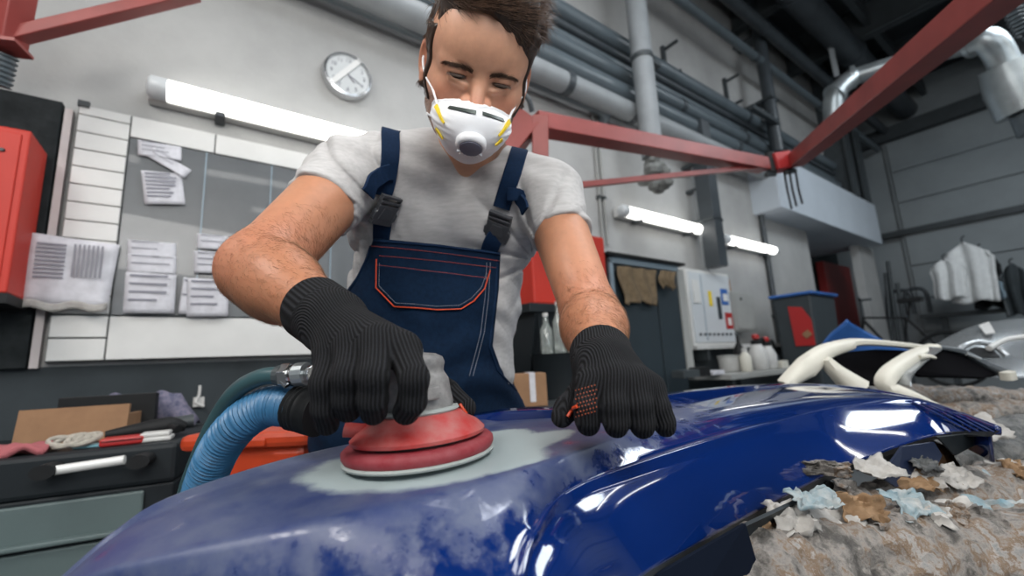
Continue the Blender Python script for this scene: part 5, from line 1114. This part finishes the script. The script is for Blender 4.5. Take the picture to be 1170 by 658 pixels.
# t-shirt
HEML = lerp(SL, EL_, .36); dL = nrm(EL_-SL); HEMR = lerp(SR, ER_, .37); dR = nrm(ER_-SR)
def folds(p):
    x, y, z = (p - SL).T
    q1 = p - at(446, 262, .74)                                       # creases fanning from the armpit over the sleeve
    ang1 = np.arctan2(q1[:, 2], -q1[:, 0]); r1 = np.linalg.norm(q1, axis=1)
    f = -.0075*np.clip(1-np.abs(np.sin(ang1*6.2 + 2.5*r1 + .3*np.sin(r1*60)))*1.6, 0, 1)**1.3 * np.exp(-((r1-.145)/.07)**4) * np.clip((q1[:, 2] + .03)/.03, 0, 1) * np.clip((.02 - q1[:, 0])/.03, 0, 1)
    f += .0025*np.sin(ang1*12.4 + 5*r1)*np.exp(-((r1-.145)/.08)**2) * np.clip((.03 - q1[:, 0])/.03, 0, 1)
    q2 = p - at(612, 285, .76); a2 = np.arctan2(q2[:, 2], q2[:, 0]); r2 = np.linalg.norm(q2, axis=1)
    f -= .0060*np.clip(1-np.abs(np.sin(a2*5.0 + 5*r2))*1.5, 0, 1)**1.3*np.exp(-((r2-.085)/.06)**4)
    q4 = p - at(415, 300, .80); f += .004*np.sin(q4[:, 0]*230 + q4[:, 2]*50)*np.exp(-(np.linalg.norm(q4/np.array([1, 1.5, 1.6]), axis=1)/.06)**2)
    q3 = p - at(590, 380, .80); f += .0026*np.sin(q3[:, 2]*110 + q3[:, 0]*60 + 2*np.sin(q3[:, 0]*40))*np.exp(-(np.linalg.norm(q3/np.array([1, 1.5, 1.2]), axis=1)/.11)**2)
    f += .0016*np.sin(p[:, 0]*46 + p[:, 2]*70 + 3*np.sin(p[:, 2]*22))
    return f
NCB = NB + (NB-NK)*.9 + np.array([0, .108, .047]); NCK = NK + (NK-NB)*.6 + np.array([0, .108, .047])
def shirt_fn(p):
    t0 = torso(p)
    sl = cone(p, SL, HEML + dL*.02, .0610, .0520); sl = smax(sl, (p - HEML) @ dL, .003)
    sr = cone(p, SR, HEMR + dR*.02, .0585, .0480); sr = smax(sr, (p - HEMR) @ dR, .003)
    f = smin(smin(t0, sl, .025), sr, .022) - .004
    hm = np.minimum(np.abs((p-HEML) @ dL + .012), np.abs((p-HEMR) @ dR + .012)) ; f = f + .0012*(hm < .0012)
    f = f - folds(p); f = np.minimum(f, t0 + .001)
    f = np.minimum(f, np.maximum(armLN(p) - .003, (p - HEML) @ dL + .002)); f = np.minimum(f, np.maximum(armRN(p) - .003, (p - HEMR) @ dR + .002))
    f = smin(f, cone(p, at(566, 385, .85), at(566, 425, .86), .020, .034), .03)
    neck = cone(p, NCB, NCK, .076, .076)
    return smax(f, -neck, .006)
shirt, SV, SQ = sdf_obj('t_shirt', shirt_fn, np.array([-.50, .52, .86]), np.array([.34, 1.10, 1.52]), .0028, M['shirt'], man, PO)
bvS = BVHTree.FromPolygons(SV.tolist(), SQ.tolist())
# ribbed collar: ring on the neck-hole edge
NCB0 = NB + np.array([0, .108, .047]); cg = []; ncax = nrm(NK-NB)
e1 = nrm(np.cross(ncax, [0, 0, 1.])) if abs(ncax[2]) < .9 else nrm(np.cross(ncax, [1., 0, 0])); e2 = np.cross(ncax, e1)
for k in range(48):
    w = 2*PI*k/48; dd = e1*math.cos(w) + e2*math.sin(w); best = None
    for s in np.linspace(.12, -.14, 180):
        p = NCB0 + ncax*s + dd*.0785
        if shirt_fn(p[None])[0] < 0: best = p; break
    if best is not None: cg.append(best)
cg = np.array(cg)
for _ in range(6): cg = (np.roll(cg, 1, 0) + 2*cg + np.roll(cg, -1, 0))/4
cg2 = np.concatenate([cg, cg[:2]])
g = MB(); rg = []
for k, p in enumerate(cg2):
    c0 = NCB0 + ncax*((p-NCB0)@ncax); o_ = nrm(p-c0)
    for (u_, v_) in ((-.003, .0), (-.002, .0035), (.000, .004), (.006, .0015), (.011, -.002), (.010, -.006), (-.002, -.003)): rg.append(p + o_*u_ + ncax*v_ - PO)
g.add(rg, [(i*7+k, i*7+(k+1)%7, (i+1)*7+(k+1)%7, (i+1)*7+k) for i in range(len(cg2)-1) for k in range(7)])
g.build('collar', M['shirt'], man, smooth=True, sub=1)
# overalls
BIB = [(427,272),(500,279),(572,288),(570,330),(563,395),(572,420),(592,440),(600,455),(640,470),(700,900),(100,900),(290,520),(330,470),(352,420),(383,350),(408,315),(420,290)]
HIPL = at(425, 500, .92); HIPR = at(535, 500, .92)
FL = np.array([HIPL[0]-.06, HIPL[1]+.0, .09]); FR = np.array([HIPR[0]+.08, HIPR[1]+.03, .09])
def legs(p):
    f = 1e3
    for h_, ft in ((HIPL, FL), (HIPR, FR)):
        kn = lerp(h_, ft, .5) + np.array([0, -.03, 0]); f = smin(f, smin(cone(p, h_ - [0, 0, .03], kn, .105, .075), cone(p, kn, ft, .075, .062), .03), .03) if not np.isscalar(f) else smin(cone(p, h_ - [0, 0, .03], kn, .105, .075), cone(p, kn, ft, .075, .062), .03)
    return f
def over_base(p):
    z = p[:, 2]
    f = torso(p) - .0085
    bibslab = cone(p, at(500, 300, .885), at(500, 420, .87), .117, .125)           # cloth hangs off the chest
    f = smin(f, bibslab, .05)
    wr = .0035*np.sin(p[:, 2]*90 + 30*p[:, 0] + 2.5*np.sin(p[:, 0]*30)) * np.clip((1.19 - z)/.12, 0, 1) + .001*np.sin(p[:, 0]*80 + p[:, 2]*25)
    f = smin(f - .0015 - wr, legs(p), .05)
    return f
def over_fn(p):
    px, py, d = proj(p); e = polysd(px, py, BIB) * d / F
    cut = np.where(p[:, 2] > .93, e, np.minimum(e, -.02)); return smax(over_base(p), cut, .002)
ov, OV, OQ = sdf_obj('overalls', over_fn, np.array([-.50, .55, .05]), np.array([.34, 1.12, 1.40]), .012, M['navy'], man, PO, fine=((-.33, .10), (.70, .90), (1.0, 1.36)), fs=.0029)
bvO = BVHTree.FromPolygons(OV.tolist(), OQ.tolist())
for ft, lb_ in ((FL, 'l'), (FR, 'r')):
    g = MB(); c0 = ft - PO; c0[2] = 0
    g.add([Vector(c0) + Vector((x*(1 if y > -.12 else .8), y, z)) for z, s_ in ((0, 1), (.03, 1), (.07, .82), (.11, .62)) for x, y in ((-.05*s_, .06), (.05*s_, .06), (.052*s_, -.10*s_), (.03*s_, -.21*s_), (-.03*s_, -.21*s_), (-.052*s_, -.10*s_))], [(r*6+k, r*6+(k+1)%6, (r+1)*6+(k+1)%6, (r+1)*6+k) for r in range(3) for k in range(6)] + [(0,1,2,3,4,5), (18,19,20,21,22,23)])
    g.build('boot', M['blackpl'], man, smooth=True, bev=.01)
# pocket flap with orange-red piping
POC = [(432,295),(559,309),(553,330),(541,344),(526,353),(500,354),(452,350),(431,329)]
def poc_fn(p):
    px, py, d = proj(p); e = polysd(px, py, POC) * d / F; b0 = over_base(p); return smax(np.maximum(b0 - .0042, -b0 - .002), np.maximum(e, p[:, 1] - .9), .001)
plo = at(425, 360, .70); phi = at(565, 285, .86)
poc, PV, PQ = sdf_obj('pocket_flap', poc_fn, np.array([at(425,350,.88)[0]-.02, .66, 1.04]), np.array([at(565,300,.88)[0]+.03, .90, 1.22]), .0020, M['navy'], man, PO)
def onO(px, py, off, bv): p, n = hitM(px, py, bv, off); return p
def trace(pts, r, name, mt, par, bv, off, closed=False, sub=8, dash=0):
    Q = [np.array(q, float) for q in pts]; Q = Q + [Q[0]] if closed else Q; P = []
    for i in range(len(Q)-1):
        n_ = max(2, int(np.linalg.norm(Q[i+1]-Q[i])/ (2.2 if dash else 4)))
        for k in range(n_): P.append(onO(*(Q[i]*(1-k/n_) + Q[i+1]*k/n_), off, bv))
    P.append(onO(*Q[-1], off, bv)); P = [p for p in P if p is not None]
    if len(P) < 3: print('TRACE MISS', name); return
    g = MB()
    if dash:
        for i in range(0, len(P)-1):
            a, b_ = P[i], P[i+1]
            if np.linalg.norm(a-b_) < .02: g.tube([a - PO, lerp(a, b_, .62) - PO], r, 5)
    else: g.tube([p - PO for p in P], r, 8)
    return g.build(name, mt, par, smooth=True)
trace([(559,309),(553,330),(541,344),(526,353),(500,354),(452,350),(431,329),(432,296)], .0011, 'piping', M['piping'], poc, bvO, .0045)
trace([(555,312),(549,329),(538,341),(524,349),(500,350),(454,346),(435,327),(436,300)], .0005, 'stitching', M['stitch'], poc, bvO, .0058, dash=1)
trace([(433,303),(500,311),(556,318)], .0005, 'stitching', M['stitchr'], poc, bvO, .0058, dash=1)
trace([(425,281),(470,285),(520,291),(571,298)], .0006, 'top_stitching', M['stitchr'], man, bvO, .001, dash=1)
trace([(434,292),(500,298),(568,306)], .0006, 'top_stitching', M['stitchr'], man, bvO, .001, dash=1)
trace([(560,300),(558,340),(553,380),(540,430)], .0006, 'side_stitching', M['stitch'], man, bvO, .001, dash=1)
trace([(556,300),(554,340),(549,380),(536,430)], .0006, 'side_stitching', M['stitch'], man, bvO, .001, dash=1)
trace([(568,300),(566,340),(559,396),(568,423),(590,446)], .0022, 'edge_hem', M['navy2'], man, bvO, .0005)
trace([(427,275),(500,281),(571,290)], .0022, 'edge_hem', M['navy2'], man, bvO, .0005)
trace([(425,277),(418,298),(406,322),(385,352)], .0022, 'edge_hem', M['navy2'], man, bvO, .0005)
# straps and buckles
def topx(px, py, n=4):
    for k in range(30):
        p, _ = hitM(px, py + k, bvS, .004)
        if p is not None: break
    return [p + np.array([.0, .10, -.015]), p + np.array([0, .06, .004]), p + np.array([0, .025, .004])]
sL = ribbon([(446,150),(446,175),(443,200),(438,222)], .031, .003, 'shoulder_strap', M['navy2'], man, bvS, .002, extra=topx(446, 148))
sR = ribbon([(594,170),(588,190),(580,215),(573,238)], .031, .003, 'shoulder_strap', M['navy2'], man, bvS, .002, extra=topx(594, 168))
ribbon([(437,246),(437,262),(437,285)], .032, .004, 'short_strap', M['navy2'], man, bvS, .004); ribbon([(568,268),(562,278),(556,296)], .032, .004, 'short_strap', M['navy2'], man, bvS, .002)
ribbon([(444,196),(430,203),(419,209),(416,222)], .026, .004, 'strap_end', M['navy2'], man, bvS, .010); ribbon([(582,222),(594,224),(603,231),(608,243)], .022, .004, 'strap_end', M['navy2'], man, bvS, .012)
def buckle(px, py, ang):
    p, n = hitM(px, py, bvS, .013); n = nrm(n); upv = MC @ np.array([math.sin(ang), -math.cos(ang), 0]); upv = nrm(upv - n*(upv@n)); sv = np.cross(upv, n)
    def T(x, z, y): return p + sv*x + upv*z + n*y - PO
    def pz(poly, y0, y1): g = MB(); m_ = len(poly); g.add([T(x, z, y0) for x, z in poly] + [T(x, z, y1) for x, z in poly], [tuple(range(m_)), tuple(range(m_, 2*m_))] + [(i, (i+1)%m_, m_+(i+1)%m_, m_+i) for i in range(m_)]); return g
    b = pz([(-.022,-.030),(.022,-.030),(.022,-.023),(.020,-.020),(.021,.002),(.0215,.008),(-.0215,.008),(-.021,.002),(-.020,-.020),(-.022,-.023)], -.003, .007).build('buckle', M['buckle'], man, bev=.0015)
    for s in (-1, 1): pz([(s*.0205,-.002),(s*.0245,-.006),(s*.0245,-.018),(s*.0205,-.021),(s*.018,-.012)], -.001, .0078).build('side_prong', M['buckle'], b, bev=.0008)
    pz([(-.021,.011),(.021,.011),(.021,.016),(-.021,.016)], -.003, .007).build('ladder_bar', M['buckle'], b, bev=.001); pz([(-.021,.020),(.021,.020),(.021,.025),(-.021,.025)], -.003, .006).build('ladder_bar', M['buckle'], b, bev=.001)
    for s in (-1, 1): pz([(s*.021,.008),(s*.0185,.008),(s*.0185,.025),(s*.021,.025)], -.003, .005).build('ladder_side', M['buckle'], b)
    pz([(-.013,-.018),(.013,-.018),(.010,.003),(-.010,.003)], .007, .0082).build('raised_face', M['buckle'], b, bev=.0006)
buckle(436, 234, 0.02); buckle(573, 254, .38)

# gloves
glm = bpy.data.materials.new('black_knit_glove'); glm.use_nodes = True; nt = glm.node_tree; L = nt.links; b = nt.nodes['Principled BSDF']
b.inputs['Roughness'].default_value = .95; b.inputs['Base Color'].default_value = (.012, .013, .015, 1); b.inputs['Specular IOR Level'].default_value = .2
aa = N('ShaderNodeAttribute', attribute_name='rib'); sn = mth('SINE', mth('MULTIPLY', aa.outputs['Fac'], 2*PI/.0029)); tc = N('ShaderNodeTexCoord')
nx = N('ShaderNodeTexNoise'); nx.inputs['Scale'].default_value = 900; L.new(tc.outputs['Object'], nx.inputs[0])
hh = mth('ADD', mth('MULTIPLY', sn, .5), mth('MULTIPLY', nx.outputs[0], .5)); bpn = N('ShaderNodeBump'); bpn.inputs['Strength'].default_value = 1; bpn.inputs['Distance'].default_value = .0011; L.new(hh, bpn.inputs['Height']); L.new(bpn.outputs[0], b.inputs['Normal'])
cm = mixc(mth('ADD', mth('MULTIPLY', sn, .5), .5), (.0045, .0045, .005), (.020, .021, .024)); L.new(cm, b.inputs['Base Color'])
def chain_eval(p, pts, rs, k=.004):
    f = None; bd = None
    for i in range(len(pts)-1):
        d = cone(p, pts[i], pts[i+1], rs[i], rs[i+1]); f = d if f is None else smin(f, d, k)
    return f
def glove(name, wrist, wr, cuffdir, lanes, thumb, across, label=None):
    wrist = np.array(wrist); A = nrm(across)
    allp = np.array([q for l in lanes for q in l[0]] + list(thumb[0]) + [wrist + cuffdir*.04]); lo = allp.min(0) - .03; hi = allp.max(0) + .03; cen = (lo+hi)/2; rad = np.linalg.norm(hi-lo)/2
    def fn(p):
        palm = None; fing = None
        for pts, rs in lanes:
            d = cone(p, lerp(wrist, pts[0], .15), pts[0], wr*.62, rs[0]*1.18); palm = d if palm is None else smin(palm, d, .014)
            c = chain_eval(p, pts, rs); fing = c if fing is None else smin(fing, c, .0022)
        th = chain_eval(p, thumb[0], thumb[1], .006)
        cu = smax(cone(p, wrist - cuffdir*.01, wrist + cuffdir*.06, wr, wr*1.08), (p - wrist) @ cuffdir - .034, .003)
        f = smin(smin(palm, fing, .007), th, .006); f = smin(f, cu, .010)
        return f
    o, Vv, Qq = sdf_obj(name, near_only(fn, cen, rad), lo, hi, .00155, glm, man, PO)
    # knit rib coordinate: across each finger lane, fanned over the back of the hand
    Ws = []; Ss = []
    for i, (pts, rs) in enumerate(lanes + [thumb]):
        full = [wrist + cuffdir*.03, wrist] + list(pts) if i < len(lanes) else list(pts)
        bd = np.full(len(Vv), 1e9); lat = np.zeros(len(Vv))
        for j in range(len(full)-1):
            a = np.array(full[j]); ab = np.array(full[j+1]) - a; t = np.clip((Vv-a)@ab/(ab@ab), 0, 1); w = Vv - a - t[:, None]*ab; d = np.linalg.norm(w, axis=1); m_ = d < bd; bd[m_] = d[m_]; lat[m_] = (w@A)[m_]
        Ws.append(np.exp(-bd/.0035)); Ss.append(i*.0203 + lat)
    Ws = np.array(Ws); Ss = np.array(Ss); s = (Ws*Ss).sum(0)/(Ws.sum(0)+1e-12)
    # cuff ribs run around the wrist by angle
    w = Vv - wrist; al = w @ cuffdir; ra = w - al[:, None]*cuffdir; ce1 = A - cuffdir*(A@cuffdir); ce1 = nrm(ce1); ce2 = np.cross(cuffdir, ce1)
    a_ = o.data.attributes.new('rib', 'FLOAT', 'POINT'); a_.data.foreach_set('value', s.astype(np.float32))
    return o, fn, Vv, Qq
R0 = .0112
def Lc(*q): return [at(*x) for x in q]
lanes = [(Lc((379,405,.385),(370,438,.355),(371,466,.358),(374,484,.372)), [.0135, R0, R0*.96, R0*.9]),
         (Lc((402,396,.375),(396,430,.345),(396,455,.350),(398,468,.362)), [.0142, R0*1.05, R0, R0*.95]),
         (Lc((430,392,.368),(427,430,.338),(426,456,.342),(427,470,.355)), [.0145, R0*1.08, R0*1.04, R0]),
         (Lc((460,400,.375),(473,432,.345),(471,458,.350),(464,470,.358)), [.0142, R0*1.08, R0*1.03, R0])]
gR, gRf, gv, gq = glove('glove', WL, .0335, nrm(EL_-WL), lanes, (Lc((420,385,.42),(470,415,.455),(512,448,.462),(532,466,.445)), [.020, .014, .012, .011]), MC @ np.array([1., 0, 0]))
gR['label'] = 'black ribbed knit glove gripping the sander'
bvG = BVHTree.FromPolygons(gv.tolist(), gq.tolist())
lanes = [(Lc((676,440,.405),(670,464,.392),(671,478,.394),(672,484,.398)), [.0135, R0*1.05, R0, R0]),
         (Lc((702,434,.400),(703,462,.385),(704,480,.386),(704,486,.392)), [.0142, R0*1.08, R0*1.05, R0]),
         (Lc((726,438,.402),(731,462,.387),(733,481,.388),(734,487,.394)), [.0140, R0*1.05, R0*1.02, R0]),
         (Lc((742,444,.410),(752,465,.397),(758,481,.397),(760,487,.402)), [.0125, R0*.98, R0*.92, R0*.88])]
gL, gLf, gv2, gq2 = glove('glove', WR, .0330, nrm(ER_-WR), lanes, (Lc((680,436,.43),(662,452,.425),(648,466,.418),(642,476,.412)), [.016, .0125, .0115, .0105]), MC @ np.array([1., 0, 0]))
gL['label'] = 'black ribbed knit glove resting on the bumper'
bvG2 = BVHTree.FromPolygons(gv2.tolist(), gq2.tolist())
# orange grip dots and orange bar on the palm side
dg = MB()
for i in range(7):
    for j in range(7):
        px, py = 658 + i*3.6 + (j % 2)*1.8, 446 + j*5.0 - i*1.0
        if px > 663 and py > 476: continue
        p, n = hitM(px, py, bvG2)
        if p is not None and p[1] > .30: dg.lathe([(.0008, -.0002), (.0006, .0005), (0, .0006)], tuple(p - PO), 6, M=Vector(n).to_track_quat('Z', 'Y').to_matrix().to_4x4())
dg.build('grip_dots', mat('dull_orange_dots', (.30, .06, .02), .6), gL)['kind'] = 'stuff'
trace([(648,476),(652,470),(656,466),(660,464)], .0016, 'orange_trim', M['orange'], gL, bvG2, .001)
trace([(526,462),(530,468),(533,472)], .0015, 'orange_trim', M['orange'], gR, bvG, .001)
